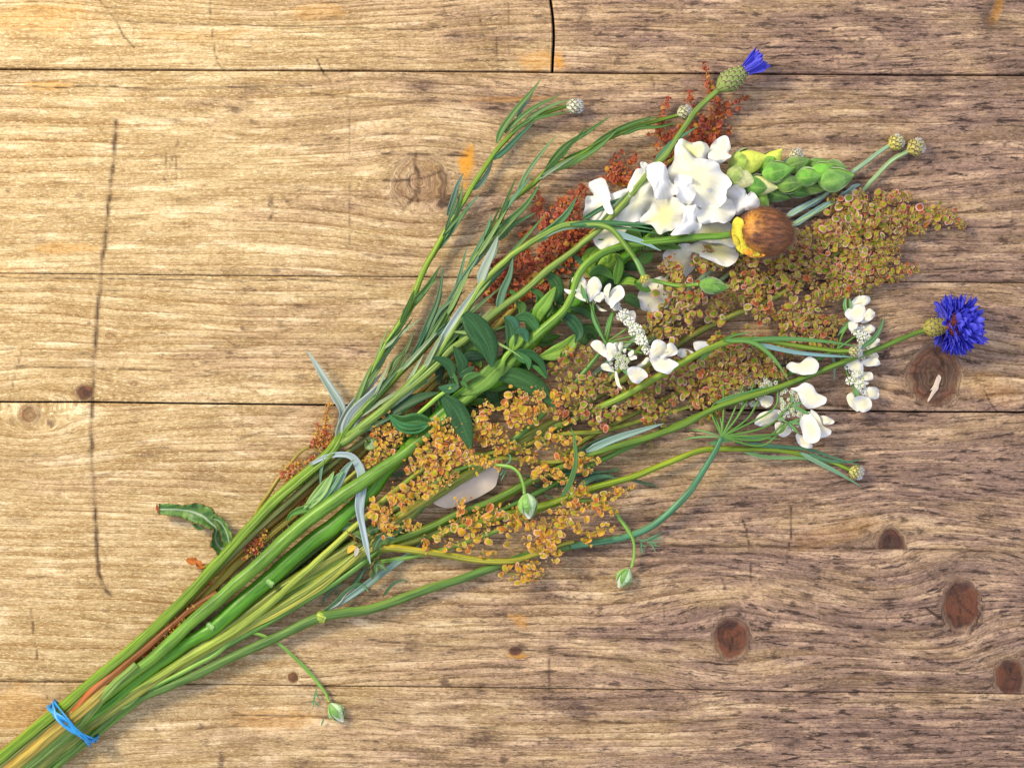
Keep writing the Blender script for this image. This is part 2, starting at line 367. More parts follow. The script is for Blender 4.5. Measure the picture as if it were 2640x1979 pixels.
def blade(mb, P, wd, prof='lance', fold=.25, twist=0.0, thick=1.3, step=9.0, curl=0.0, edge=0.0):
    """P rows (x, y, z); a flat leaf swept along P"""
    Q = spline(P, step); n = len(Q); t = np.linspace(0, 1, n)
    if prof == 'lance': wv = np.minimum(1, (t * 5 + .35)) * (1 - t ** 2.2) ** .8
    elif prof == 'leaf': wv = np.sin(math.pi * np.clip(t * .93 + .05, 0, 1) ** .85) ** .85
    elif prof == 'both': wv = np.sin(math.pi * np.clip(t, .02, .985)) ** .7
    else: wv = np.interp(t, np.linspace(0, 1, len(prof)), prof)
    wv = np.maximum(wv, .04) * wd / 2
    u = np.array([-1, -.6, -.25, 0, .25, .6, 1.0]); au = np.abs(u)
    y = au * fold + curl * au ** 2
    top = np.stack([u, y], -1); bot = top[::-1] 
    sec = np.concatenate([top, bot])[None] * wv[:, None, None]
    th = np.minimum(thick, wv * .5)
    sec[:, 7:, 1] -= th[:, None]
    if edge:
        wob = edge * np.sin(np.arange(n) * 1.7 + random.random() * 6) + edge * .6 * np.sin(np.arange(n) * .9)
        for q, s in ((0, 1), (6, -1), (7, -1), (13, 1)): sec[:, q, 1] += wob * s * wv / (wd / 2)
    tw = np.interp(t, np.linspace(0, 1, len(np.atleast_1d(twist)) if np.ndim(twist) else 2), twist if np.ndim(twist) else [twist, twist])
    c, s = np.cos(tw)[:, None], np.sin(tw)[:, None]
    X = sec[..., 0] * c - sec[..., 1] * s; Yy = sec[..., 0] * s + sec[..., 1] * c
    sweep(mb, Q[:, :3], np.stack([X, Yy], -1), np.concatenate([u, u[::-1]]))
def sheet(mb, outline, z, bulge=6.0, ruf=2.5, tilt=(0, 0), thick=1.4, rings=6, cen=None, k=3, seed=None, per=5, jag=0.0, fold=.7):
    """a petal-like sheet filling an outline; z is its height at the middle"""
    O = spline([p[:2] for p in outline], closed=True, n=per); m = len(O)
    if jag:
        cc_ = O.mean(0); q_ = np.arange(m); O = O + (O - cc_) / (np.linalg.norm(O - cc_, axis=1)[:, None] + 1e-9) * (jag * (vnoise(q_ / 2.3 + outline[0][0], q_ * 0 + .5, 12) - .5) * 2)[:, None]
    c = np.array(cen if cen is not None else O.mean(0))
    R = random.random() * 6.3 if seed is None else seed
    th = np.arctan2(O[:, 1] - c[1], O[:, 0] - c[0])
    V = [np.array([c[0], c[1], z + bulge])]; ST = [(0, 0, R)]
    rad = np.hypot(O[:, 0] - c[0], O[:, 1] - c[1]).mean()
    pa_ = R * 1.7; ca, sa = math.cos(pa_), math.sin(pa_)
    for q in range(1, rings + 1):
        s = (q / rings) ** .8
        xy = c + (O - c) * s; dx = (xy[:, 0] - c[0]) / rad; dy = (xy[:, 1] - c[1]) / rad
        u_ = dx * ca + dy * sa
        zz = z + bulge * (1 - s ** 2) + ruf * s ** 5 * (np.sin(k * th + R) + .45 * np.sin((2 * k + 1) * th + 2 * R)) * .9 \
            + (xy[:, 0] - c[0]) * tilt[0] + (xy[:, 1] - c[1]) * tilt[1] + ruf * 1.5 * (vnoise(xy[:, 0] / 26, xy[:, 1] / 26, 5) - .5) * min(1, s * 1.5) \
            + ruf * fold * np.cos(u_ * 3.4 + R) * min(1, s * 1.4)
        V.extend(np.column_stack([xy, zz])); ST.extend([(s, a, R) for a in th])
    V = np.array(V); n = len(V)
    F = [(0, 1 + (b + 1) % m, 1 + b) for b in range(m)]
    for q in range(rings - 1):
        o = 1 + q * m
        F += [(o + b, o + (b + 1) % m, o + m + (b + 1) % m, o + m + b) for b in range(m)]
    B = V.copy(); B[:, 2] -= thick
    F2 = [tuple(i + n for i in f[::-1]) for f in F]
    rim = list(range(n - m, n)); E = np.vstack([V[rim], B[rim]]); 
    F3 = [(2 * n + b, 2 * n + (b + 1) % m, 2 * n + m + (b + 1) % m, 2 * n + m + b) for b in range(m)]
    mb.add(np.vstack([V, B, E]), F + F2 + F3, ST + ST + [ST[i] for i in rim] * 2)
def bud(mb, c, ang, length, width, pitch=0.0, prof=(.12, .62, .95, 1, .85, .5, .08), sides=12, seed=0, flat=1.0):
    d = np.array([math.cos(ang) * math.cos(pitch), math.sin(ang) * math.cos(pitch), math.sin(pitch)])
    c = np.array(c, float); n = len(prof)
    P = [tuple(c + d * length * (q / (n - 1) - .5)) + (width / 2 * prof[q],) for q in range(n)]
    tube(mb, P, sides=sides, step=max(3, length / (n - 1) / 2), flat=flat)
def scale_patch(mb, c, ang, length, width, pitch, phi, t0, t1, aw, lift=1.06, tip=.15, prof=(.12, .62, .95, 1, .85, .5, .08), nt=7, nu=5, th=.6):
    """a pointed scale hugging a bud of the same shape"""
    d = np.array([math.cos(ang) * math.cos(pitch), math.sin(ang) * math.cos(pitch), math.sin(pitch)])
    sd = np.cross(d, [0, 0, 1.0]); sd /= np.linalg.norm(sd) + 1e-9; up = np.cross(sd, d)
    c = np.array(c, float); V = []; ST = []; R = random.random()
    for a in range(nt):
        f = a / (nt - 1); t = t0 + (t1 - t0) * f
        r = np.interp(t, np.linspace(0, 1, len(prof)), prof) * width / 2 * (lift + tip * f * f)
        ww = aw * (1 - f ** 2.0) ** .6 * min(1, .65 + f * 1.5) + .02
        for b in range(nu):
            u = b / (nu - 1) * 2 - 1; g = phi + u * ww
            rr = r * (1 + .05 * (1 - u * u))
            V.append(c + d * length * (t - .5) + (sd * math.cos(g) + up * math.sin(g)) * rr)
            ST.append((max(f ** 1.5, abs(u) * .82), f * 10, R))
    F = []
    for a in range(nt - 1):
        for b in range(nu - 1):
            i = a * nu + b; F.append((i, i + 1, i + nu + 1, i + nu))
    V = np.array(V); n = len(V)
    ctr = c
    B = V + (ctr - V) / (np.linalg.norm(ctr - V, axis=1)[:, None] + 1e-6) * th
    F2 = [tuple(i + n for i in f[::-1]) for f in F]
    per = [b for b in range(nu)] + [a * nu + nu - 1 for a in range(1, nt)] + [(nt - 1) * nu + b for b in range(nu - 2, -1, -1)] + [a * nu for a in range(nt - 2, 0, -1)]
    F3 = [(per[q], per[(q + 1) % len(per)], per[(q + 1) % len(per)] + n, per[q] + n) for q in range(len(per))]
    mb.add(np.vstack([V, B]), F + F2 + F3, ST + ST)
def hairs(mb, pts, dirs, length, r=.35):
    for p, d in zip(pts, dirs):
        d = d / (np.linalg.norm(d) + 1e-9); a = np.cross(d, [.3, .5, .8]); a /= np.linalg.norm(a) + 1e-9; b = np.cross(d, a)
        L = length * random.uniform(.6, 1.25)
        V = [p + a * r, p - a * r * .5 + b * r * .87, p - a * r * .5 - b * r * .87, p + d * L]
        mb.add(V, [(0, 1, 3), (1, 2, 3), (2, 0, 3)], [(0, 0, 0)] * 3 + [(1, 1, 0)])

# ================================================================= TABLE TOP
def seam(y0, y1, wob=2.0, seed=1):
    return lambda x: y0 + (y1 - y0) * x / 2640.0 + wob * (vnoise(np.asarray(x, float) / 260 + 50, np.zeros_like(np.asarray(x, float)) + .5, seed) - .5) * 2
X0, X1 = -520.0, 3160.0
seams = [lambda x: 0 * x - 420.0, seam(177, 194, 2, 1), seam(704, 729, 1.5, 2), seam(1035, 1064, 2, 3), seam(1757, 1789, 1.5, 4), lambda x: 0 * x + 2400.0]
gaps = [0, 2.6, .9, 2.1, 1.1, 0]
KN = [  # x, y, rx, ry, how dark, reach
    (1082, 468, 66, 62, .42, 1.25), (218, 1012, 21, 19, .95, 1.3), (76, 1068, 26, 24, .6, 2.2), (2412, 968, 62, 68, .78, 1.3),
    (2297, 1404, 34, 42, .95, 1.2), (2480, 1560, 44, 60, .95, 1.5), (1886, 1645, 42, 50, .95, 1.55), (2603, 1745, 36, 42, 1., 1.5),
    (755, 1745, 13, 12, .8, 1.4), (345, 989, 14, 9, .5, 1.2), (282, 865, 12, 9, .5, 1.2), (1328, 1678, 16, 12, .95, 1.3)]
CRACK = [  # polyline, width, strength
    ([(1868, 1618), (1888, 1648), (1880, 1682)], 1.8, .8), ([(1860, 1650), (1888, 1645), (1912, 1630)], 1.4, .6), ([(2450, 1530), (2480, 1560), (2468, 1600)], 1.5, .7), ([(2284, 1395), (2297, 1380), (2292, 1410)], 1.8, .8),
    ([(2590, 1720), (2604, 1745), (2622, 1752)], 1.7, .8), ([(2428, 915), (2432, 960), (2402, 1005), (2380, 1030)], 2.4, .85), ([(2350, 940), (2400, 950)], 1.4, .5),
    ([(300, 310), (292, 420), (283, 500), (271, 610), (262, 700), (250, 830), (240, 971), (235, 1107), (238, 1200), (244, 1288), (251, 1441), (262, 1500), (285, 1535)], 4.2, .75),
    ([(898, 190), (900, 330), (903, 450), (902, 640)], 1.6, .45), ([(540, 0), (560, 160), (605, 205)], 1.3, .5),
    ([(255, 0), (300, 55), (320, 95), (345, 122)], 1.8, .7), ([(815, 150), (835, 185), (855, 215)], 1.8, .8),
    ([(0, 222), (150, 226), (230, 221), (420, 230), (560, 226), (800, 221)], 1.7, .9), ([(800, 240), (1000, 258), (1100, 262), (1300, 255), (1470, 238)], 1.8, .55),
    ([(985, 398), (1100, 399), (1205, 402)], 2.0, 1.), ([(1075, 398), (1072, 432), (1082, 462), (1068, 505), (1042, 541)], 3.6, 1.),
    ([(990, 466), (1040, 465), (1082, 462), (1140, 441)], 2.2, .9), ([(1082, 465), (1080, 500), (1076, 530)], 1.6, .8),
    ([(430, 378), (425, 470), (458, 362), (456, 390)], 1.5, .5), ([(460, 365), (450, 470)], 1.2, .5),
    ([(0, 714), (300, 719), (640, 724), (800, 722), (1000, 742)], 1.5, .7), ([(0, 743), (400, 750), (800, 765), (1000, 770)], 1.3, .5),
    ([(40, 944), (240, 949), (440, 955)], 1.5, .7), ([(60, 890), (40, 960), (20, 1050)], 1.6, .5),
    ([(1640, 1400), (1800, 1406), (2080, 1411), (2200, 1413), (2330, 1415), (2520, 1420), (2640, 1424), (3100, 1430)], 2.0, .95),
    ([(0, 1752), (250, 1756), (500, 1760)], 1.4, .7), ([(600, 1790), (900, 1795)], 1.2, .5),
    ([(950, 1650), (1100, 1662), (1300, 1672), (1420, 1683), (1560, 1697), (1900, 1712)], 1.6, .75),
    ([(600, 1843), (900, 1850), (1100, 1870), (1300, 1880)], 1.6, .7), ([(1700, 1855), (2100, 1862)], 1.5, .6), ([(1500, 1858), (1640, 1864)], 2.2, .8),
    ([(2000, 1795), (2400, 1812), (2640, 1818)], 1.6, .6), ([(1415, 1690), (1416, 1780)], 2.5, .6), ([(1415, 1600), (1417, 1650)], 1.2, .4),
    ([(2038, 1300), (2042, 1340), (2030, 1450)], 1.6, .8), ([(1915, 1340), (1930, 1390), (1938, 1500)], 1.8, .75), ([(1862, 1490), (1872, 1530)], 1.5, .6),
    ([(1712, 1380), (1715, 1600)], 1.4, .5), ([(2390, 1470), (2420, 1510)], 1.5, .7), ([(2458, 1511), (2480, 1555), (2512, 1585)], 2.2, 1.), ([(2390, 1565), (2430, 1598)], 2.5, .8),
    ([(2370, 1678), (2440, 1684), (2565, 1650)], 1.9, .85), ([(2440, 1718), (2530, 1690)], 1.5, .7), ([(2540, 1560), (2500, 1640)], 2.5, .6),
    ([(2610, 1715), (2600, 1755)], 2., 1.), ([(2415, 910), (2430, 940), (2395, 985)], 2.4, .9), ([(2340, 962), (2480, 958)], 1.4, .5), ([(2350, 1012), (2480, 1010)], 1.2, .5),
    ([(2540, 1010), (2560, 1050), (2575, 1062)], 1.8, .7), ([(1900, 225), (2100, 235), (2300, 250), (2640, 246)], 1.5, .75), ([(1900, 80), (2300, 80)], 1.2, .5),
    ([(1860, 340), (1960, 345)], 1.2, .4), ([(1100, 60), (1150, 70)], 1.3, .5), ([(1235, 20), (1245, 92)], 1.5, .6), ([(1145, 15), (1155, 60)], 1.5, .5),
    ([(1000, 76), (1270, 80)], 1.3, .6), ([(300, 55), (650, 66), (1000, 74)], 1.3, .6), ([(1281, 95), (1285, 180)], 1.7, .5), ([(1312, 0), (1312, 130)], 1.1, .4),
    ([(1682, 200), (1684, 240)], 1.6, .6), ([(1650, 236), (1900, 240)], 1.3, .5), ([(1210, 260), (1330, 270), (1460, 238)], 2.4, .5),
    ([(625, 965), (720, 940)], 1., .3), ([(620, 1130), (680, 1112)], 2., .6), ([(0, 1620), (100, 1600)], 1., .3), ([(80, 1570), (95, 1700)], 1.6, .6), ([(112, 1720), (120, 1800)], 1.2, .6),
    ([(585, 880), (625, 895), (650, 890)], 1.2, .5), ([(935, 655), (980, 662)], 3., .8), ([(695, 530), (705, 545), (695, 565)], 2.5, .8),
    ([(1190, 1895), (1280, 1885)], 1.3, .5), ([(700, 1560), (1000, 1600), (1200, 1625), (1500, 1640), (1900, 1655)], 1.4, .45)]
STAIN = [  # x, y, rx, ry, rot, strength (dark)
    (1090, 222, 55, 32, 0, .55), (1050, 195, 50, 18, 0, .4), (600, 280, 26, 16, 0, .75), (640, 225, 20, 14, .5, .6), (625, 250, 14, 20, .5, .5), (30, 190, 120, 22, 0, .35), (280, 182, 130, 10, 0, .45),
    (540, 262, 60, 14, -.3, .35), (450, 310, 30, 7, 0, .6), (698, 520, 12, 14, 0, .75), (742, 520, 10, 6, 0, .6), (205, 505, 12, 14, 0, .5), (20, 490, 9, 11, 0, .6), (640, 743, 22, 8, 0, .7),
    (626, 848, 12, 8, .5, .7), (230, 834, 8, 8, 0, .7), (375, 1170, 40, 16, 0, .5), (350, 1080, 20, 8, 0, .3), (45, 1340, 35, 12, 0, .4), (128, 1090, 14, 10, 0, .8), (30, 1190, 60, 14, 0, .25),
    (1500, 30, 28, 60, .2, .5), (1640, 113, 22, 6, 0, .6), (1785, 13, 14, 6, 0, .7), (1290, 400, 60, 16, 0, .25), (1480, 330, 80, 14, 0, .3), (100, 620, 30, 14, 0, .4), (90, 700, 60, 12, 0, .35),
    (2100, 215, 80, 24, 0, .3), (2440, 200, 120, 28, .1, .5), (2550, 50, 28, 58, .45, .75), (2600, 60, 60, 60, 0, .3), (2150, 62, 200, 12, 0, .25), (2500, 700, 120, 30, 0, .25), (2470, 500, 90, 12, 0, .25),
    (2410, 965, 92, 90, 0, .40), (2330, 960, 60, 34, 0, .35), (2250, 1085, 80, 14, 0, .55), (2330, 1070, 150, 10, 0, .3), (2240, 1110, 130, 10, 0, .4), (2080, 1180, 60, 22, 0, .3),
    (2480, 1540, 62, 80, 0, .30), (1892, 1660, 60, 70, 0, .22), (2600, 1750, 60, 62, 0, .5), (2480, 1775, 110, 14, 0, .5), (2100, 1755, 150, 16, 0, .35), (2085, 1535, 26, 12, 0, .9), (2090, 1540, 60, 8, 0, .5),
    (2180, 1465, 36, 7, 0, .8), (2520, 1435, 32, 12, 0, .6), (2295, 1400, 60, 40, 0, .3), (2330, 1335, 14, 12, 0, .85), (2360, 1310, 80, 12, 0, .35), (1340, 1670, 22, 10, 0, .9), (1300, 1720, 60, 12, 0, .6),
    (1060, 1670, 44, 30, 0, .5), (1145, 1757, 12, 14, 0, .8), (1530, 1725, 20, 14, -.8, .5), (1520, 1420, 90, 22, 0, .7), (1620, 1432, 60, 18, 0, .5), (1515, 1490, 24, 16, 0, .8), (1440, 1540, 80, 22, 0, .45),
    (1200, 1915, 120, 22, -.2, .6), (1250, 1900, 50, 22, -.3, .85), (1490, 1830, 60, 34, 0, .6), (1300, 1958, 14, 11, 0, .9), (1180, 1970, 130, 14, 0, .5), (820, 1928, 34, 8, 0, .7), (780, 1965, 44, 14, 0, .6), (570, 1960, 12, 26, 0, .85),
    (500, 1770, 50, 14, 0, .45), (440, 1840, 80, 20, 0, .35), (520, 1870, 10, 8, 0, .7), (403, 1880, 7, 7, 0, .8), (380, 1750, 110, 14, 0, .3), (2220, 1890, 34, 12, 0, .8), (2050, 1905, 18, 26, .6, .6), (2330, 1895, 44, 10, 0, .5), (2590, 1905, 60, 12, 0, .6),
    (1760, 1800, 14, 10, 0, .6), (1840, 1810, 20, 8, 0, .7), (2200, 1788, 26, 6, 0, .9), (2420, 1820, 30, 16, 0, .5), (1990, 1290, 50, 12, 0, .3), (1700, 1100, 60, 20, 0, .35), (1660, 1140, 14, 26, 0, .7), (800, 1530, 120, 30, 0, .3), (960, 1500, 60, 20, 0, .3), (1280, 1790, 200, 30, 0, .3)]
YEL = [(1202, 420, 19, 36, .1, .85), (1214, 388, 9, 18, 0, .7), (1199, 478, 9, 11, 0, .6), (90, 45, 120, 40, 0, .22), (180, 640, 90, 12, 0, .25), (40, 700, 60, 20, 0, .15), (1330, 1690, 26, 7, 0, .55), (1390, 160, 60, 26, 0, .35), (1442, 160, 10, 26, 0, .7),
       (2568, 28, 12, 40, .45, .6), (120, 220, 60, 10, 0, .35), (1320, 255, 120, 7, -.05, .3), (540, 90, 200, 14, 0, .12), (1340, 1600, 26, 14, .6, .35), (820, 30, 60, 20, 0, .2), (60, 1830, 90, 60, 0, .18), (700, 1850, 110, 30, 0, .22), (2140, 1380, 120, 30, -.3, .12), (2560, 1000, 60, 40, .5, .12)]

table = bpy.data.objects.new('table_top', None); COL.objects.link(table); LOC['table_top'] = np.zeros(3)
table['kind'] = 'structure'; table['label'] = 'weathered pine board table top with knots, cracks and worn seams'
def grid_axis(lo, hi, fine, coarse, a, b):
    xs = [lo]
    while xs[-1] < hi:
        xs.append(xs[-1] + (fine if a < xs[-1] < b else coarse))
    xs[-1] = hi; return np.array(xs)
def plank(idx, xl, xr, ya, yb, ga, gb, gl, gr_, fbase, seed):
    xs = grid_axis(xl, xr, 5.2, 22, -30, 2670)
    ymid = .5 * (float(ya(np.array(1320.))) + float(yb(np.array(1320.))))
    h = float(yb(np.array(1320.)) - ya(np.array(1320.)))
    ts = grid_axis(0, h, 3.8, 3.8, 0, h) if idx not in (0, 5) else None
    if idx == 0: yy = float(ya(np.array(1320.))) + grid_axis(0, h, 3.8, 20, 400, h + 5)
    elif idx == 5: yy = float(ya(np.array(1320.))) + grid_axis(0, h, 3.8, 20, -5, 240)
    else: yy = float(ya(np.array(1320.))) + ts
    tt = (yy - yy[0]) / (yy[-1] - yy[0])
    tt = np.concatenate([[0, 0.8 / h, 2.2 / h], tt[1:-1], [1 - 2.2 / h, 1 - .8 / h, 1]]); tt = np.sort(tt)
    xs = np.concatenate([[xs[0], xs[0] + 1, xs[0] + 3], xs[1:-1], [xs[-1] - 3, xs[-1] - 1, xs[-1]]])
    X, T = np.meshgrid(xs, tt)
    if gl:   # the butt joint is not straight
        pass
    Y = (ya(X) + ga) * (1 - T) + (yb(X) - gb) * T
    if gl or gr_:
        j = 1428 + 4.5 * np.sin(Y / 45.0) - .045 * (185 - Y) + 0.0
        k = np.exp(-((X - (xl if gl else xr)) / 60.0) ** 2)
        X = X + k * ((j + 3.5) if gl else (j - 3.5)) - k * (xl if gl else xr)
    psi = Y + (vnoise(X / 700 + seed, Y / 160, seed) - .5) * 46 + (vnoise(X / 160 + seed, Y / 70, seed + 9) - .5) * 9 + (vnoise(X / 45 + seed, Y / 25, seed + 19) - .5) * 1.0
    kn = np.zeros_like(X); inn = np.zeros_like(X); halo = np.zeros_like(X)
    y_lo, y_hi = float(ya(np.array(1320.))) - 25, float(yb(np.array(1320.))) + 25
    for (kx, ky, rx, ry, dkn, reach) in KN:
        if not (y_lo < ky < y_hi): continue
        dx = X - kx; dy = Y - ky; a1 = ry * 1.15
        r2 = (dx / (rx / ry) * .7) ** 2 + dy * dy
        psi = psi - dy * a1 * a1 / (r2 + a1 * a1 * .3) * .14
        wx = ry * 2.9 * reach; wy = ry * 3.0 * reach
        psi = psi - np.sign(dy) * ry * reach * .62 * (1 - np.exp(-(dy / (ry * 1.3)) ** 2)) * np.exp(-(dx / wx) ** 2 - (dy / wy) ** 2)
        rr = np.sqrt(((X - kx) / rx) ** 2 + ((Y - ky) / ry) ** 2) + (fbm(X / 18, Y / 18, 77) - .5) * .35
        cut = 1.0                   # two knots are cut off straight by a split in the board
        if kx == 2297: cut = np.clip((1417 - Y) / 5, 0, 1)
        if kx == 1082: cut = np.clip((Y - 399) / 5, 0, 1)
        halo = np.maximum(halo, .42 * dkn * np.exp(-((rr - 1.15) / .3) ** 2) * cut); ink = np.clip((1.2 - rr) * 6, 0, 1) * cut
        psi = psi * (1 - ink) + ink * (ky + rr * ry * .8)
        kn = np.maximum(kn, np.clip((1.32 - rr) * 2.2, 0, 1) * cut * dkn)
    q = np.linspace(-900, 3200, 4000)
    fr = fbase * (.45 + 1.3 * fbm(q / 70.0, q * 0 + seed, seed + 30, 2))
    phc = np.concatenate([[0], np.cumsum(fr[:-1] * np.diff(q))])
    phase = np.interp(psi, q, phc)
    sc = np.zeros_like(X)
    for pts, wd, st_ in CRACK:
        if max(p[1] for p in pts) < y_lo or min(p[1] for p in pts) > y_hi: continue
        pj = spline(pts, 22.0) if len(pts) > 2 else np.array(pts, float)
        sc = np.maximum(sc, linemask(X + (vnoise(Y / 22, X / 22, 91) - .5) * 5, Y + (vnoise(X / 30, Y / 30, 92) - .5) * 4, [tuple(p) for p in pj], wd * 1.35) * min(1, st_ * 1.25))
    if idx == 1:   # worn underside of the seam
        pass
    dk = np.zeros_like(X)
    for (sx, sy, rx, ry, rot, st_) in STAIN:
        if sy + ry < y_lo - 40 or sy - ry > y_hi + 40: continue
        dk = np.maximum(dk, 1.1 * blob(X, Y, sx, sy, rx, ry, rot, .55, int(sx) % 50) * st_)
    dk = np.maximum(dk, halo)
    sc = sc * (.45 + .55 * np.clip((fbm(X / 26, Y / 26, 301) - .36) * 5, 0, 1))
    edge = np.exp(-(np.minimum((Y - ya(X)), (yb(X) - Y))) / 5.0) * .35 * (.4 + vnoise(X / 60, Y * 0, seed))
    dk = np.maximum(dk, edge)
    ye = np.zeros_like(X)
    for (sx, sy, rx, ry, rot, st_) in YEL:
        if sy + ry < y_lo - 40 or sy - ry > y_hi + 40: continue
        ye = np.maximum(ye, np.clip(blob(X, Y, sx, sy, rx, ry, rot, .6, int(sx) % 50) * 1.8, 0, 1) * st_)
    # patchy wear, plus the light's fall-off towards the right painted in; greyer lower down
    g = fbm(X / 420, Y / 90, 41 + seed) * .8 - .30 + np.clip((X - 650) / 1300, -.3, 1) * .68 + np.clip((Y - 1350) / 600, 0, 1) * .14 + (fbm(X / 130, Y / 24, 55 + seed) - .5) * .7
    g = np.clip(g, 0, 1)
    rc = np.clip(.72 + (fbm(X / 500, Y / 110, 61 + seed) - .5) * 1.7, .15, 1)
    Zt = -(.9 * sc + .35 * kn) - .8 * (fbm(X / 60, psi / 9, 23) - .5)
    ev = np.minimum(np.minimum(T * h, (1 - T) * h), np.minimum(X - X.min(1)[:, None], X.max(1)[:, None] - X))
    Zt = Zt - 2.2 * np.clip(1 - ev / 3.0, 0, 1) ** 2 - 1.5
    ny, nx = X.shape
    V = np.stack([X, Y, Zt], -1).reshape(-1, 3)
    ring = list(range(nx)) + [r * nx + nx - 1 for r in range(1, ny)] + [(ny - 1) * nx + c for c in range(nx - 2, -1, -1)] + [r * nx for r in range(ny - 2, 0, -1)]
    Vb = V[ring].copy(); Vb[:, 2] = -75
    i = np.arange(nx * ny).reshape(ny, nx)
    Q = np.stack([i[:-1, :-1], i[1:, :-1], i[1:, 1:], i[:-1, 1:]], -1).reshape(-1, 4)
    n0 = nx * ny; m = len(ring); rg = np.array(ring); a = np.arange(m); b = (a + 1) % m
    Q2 = np.stack([rg[a], rg[b], n0 + b, n0 + a], -1)
    Q = np.vstack([Q, Q2]); V = np.vstack([V, Vb])
    Vw = W(V); Vw[:, 0] = (V[:, 0] - CX) * S; Vw[:, 1] = -(V[:, 1] - CY) * S
    me = bpy.data.meshes.new('plank')
    me.vertices.add(len(Vw)); me.vertices.foreach_set('co', Vw.astype(np.float32).ravel())
    me.loops.add(len(Q) * 4); me.loops.foreach_set('vertex_index', Q.ravel().astype(np.int32))
    me.polygons.add(len(Q)); me.polygons.foreach_set('loop_start', np.arange(0, len(Q) * 4, 4, dtype=np.int32))
    me.update(calc_edges=True)
    def at(name, comps):
        d = np.stack([c.ravel() for c in comps], -1); d = np.vstack([d, d[ring]]).astype(np.float32)
        at_ = me.attributes.new(name, 'FLOAT_VECTOR', 'POINT'); at_.data.foreach_set('vector', d.ravel())
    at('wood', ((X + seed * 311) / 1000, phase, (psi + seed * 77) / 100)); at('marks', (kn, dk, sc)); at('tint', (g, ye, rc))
    me.polygons.foreach_set('use_smooth', np.ones(len(Q), bool))
    me.materials.append(M['wood'])
    o = bpy.data.objects.new('plank', me); COL.objects.link(o); o.parent = table
    return o
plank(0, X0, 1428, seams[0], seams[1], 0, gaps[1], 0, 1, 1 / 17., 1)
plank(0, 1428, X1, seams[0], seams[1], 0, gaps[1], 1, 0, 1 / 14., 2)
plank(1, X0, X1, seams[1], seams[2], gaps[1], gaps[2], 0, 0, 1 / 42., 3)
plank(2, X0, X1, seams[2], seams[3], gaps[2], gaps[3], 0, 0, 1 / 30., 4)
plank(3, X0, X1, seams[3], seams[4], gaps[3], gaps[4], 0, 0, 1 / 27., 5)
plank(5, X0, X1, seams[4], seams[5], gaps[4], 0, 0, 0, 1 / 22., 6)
mb = MB()
mb.add([(X0 + 10, -400, -60), (X1 - 10, -400, -60), (X1 - 10, 2380, -60), (X0 + 10, 2380, -60), (X0 + 10, -400, -74), (X1 - 10, -400, -74), (X1 - 10, 2380, -74), (X0 + 10, 2380, -74)],
       [(0, 1, 2, 3), (7, 6, 5, 4), (0, 4, 5, 1), (1, 5, 6, 2), (2, 6, 7, 3), (3, 7, 4, 0)], [(0, 0, 0)] * 8)
mb.build('batten_board', 'plain', table, (.035, .02, .012))

# ================================================================= BOUQUET
BD = np.array([-.77, .638]); BN = np.array([.638, .77])      # along the bundle towards its cut ends, and across it
def bundle(s, z, r, s2=None):
    """last points of a stem: through the rubber band, then on to the cut end"""
    c = np.array([187., 1863.]); s2 = s if s2 is None else s2
    q = [c + BN * s, c + BD * 130 + BN * (s + s2) / 2, c + BD * 330 + BN * s2]
    return [(q[0][0], q[0][1], z, r), (q[1][0], q[1][1], z * .9, r), (q[2][0], q[2][1], max(r, z * .75), r * 1.02)]
GRP_CF = 'cornflower stems of the bouquet'; GRP_SO = 'sorrel stalks of the bouquet'; GRP_LF = 'lace flower stems of the bouquet'; GRP_ND = 'small nodding buds on thin stems'
G_OLD = (.125, .25, .014); G_STEM = (.15, .28, .016); G_BRIGHT = (.08, .27, .012); G_DARK = (.055, .115, .022); G_LEAF = (.022, .085, .022); G_MID = (.075, .20, .025)
G_GLAU = (.15, .27, .16); G_BLADE = (.06, .165, .022); G_TEAL = (.05, .175, .07); G_DKBL = (.045, .125, .04)

def stem_part(root, pts, color=G_STEM, ridge=.13, nr=6, name='stem', step=9, parent=None):
    mb = MB(); tube(mb, pts, ridge=ridge, nr=nr, step=step); return mb.build(name, 'stem', root, color)
def leaf_part(root, pts, wd, color=G_BLADE, mat='blade', name='leaf', **k):
    mb = MB(); blade(mb, pts, wd, **k); return mb.build(name, mat, root, color)

# ---------------------------------------------------------------- cornflowers
CFPROF = (.32, .78, 1.0, .98, .82, .55, .3)
def closed_bud(root, c, ang, L, wd, pitch=0, color=(.38, .40, .16), tuft=(.80, .83, .82)):
    mb = MB(); bud(mb, c, ang, L, wd, pitch, CFPROF, 12)
    b = mb.build('bud', 'plain', root, color)
    mb = MB(); n = 5
    for row in range(n):
        for q in range(7):
            scale_patch(mb, c, ang, L, wd, pitch, (q + .5 * (row % 2)) / 7 * 2 * math.pi, .02 + row * .15, .40 + row * .15, .46, 1.03 + .02 * (n - row) / n, .10, CFPROF, 5, 3, .35)
    mb.build('bud_scale', 'calyx', b, color, kind='stuff')
    mb = MB(); d = np.array([math.cos(ang) * math.cos(pitch), math.sin(ang) * math.cos(pitch), math.sin(pitch)])
    P = []; D = []
    for q in range(170):
        v = rng.normal(size=3); v /= np.linalg.norm(v)
        if v @ d < -.05: v -= 2 * (v @ d) * d
        t = .12 + .3 * abs(v @ d)
        side = v - (v @ d) * d; side /= np.linalg.norm(side) + 1e-6
        P.append(np.array(c) + d * L * t + side * wd * .5 * max(.1, 1 - (t / .52) ** 2) ** .5 * 1.0); D.append(d * .8 + v * .7)
    hairs(mb, P, D, 6.0, .55)
    mb.build('tuft', 'hair', b, tuft, kind='stuff')
    return b
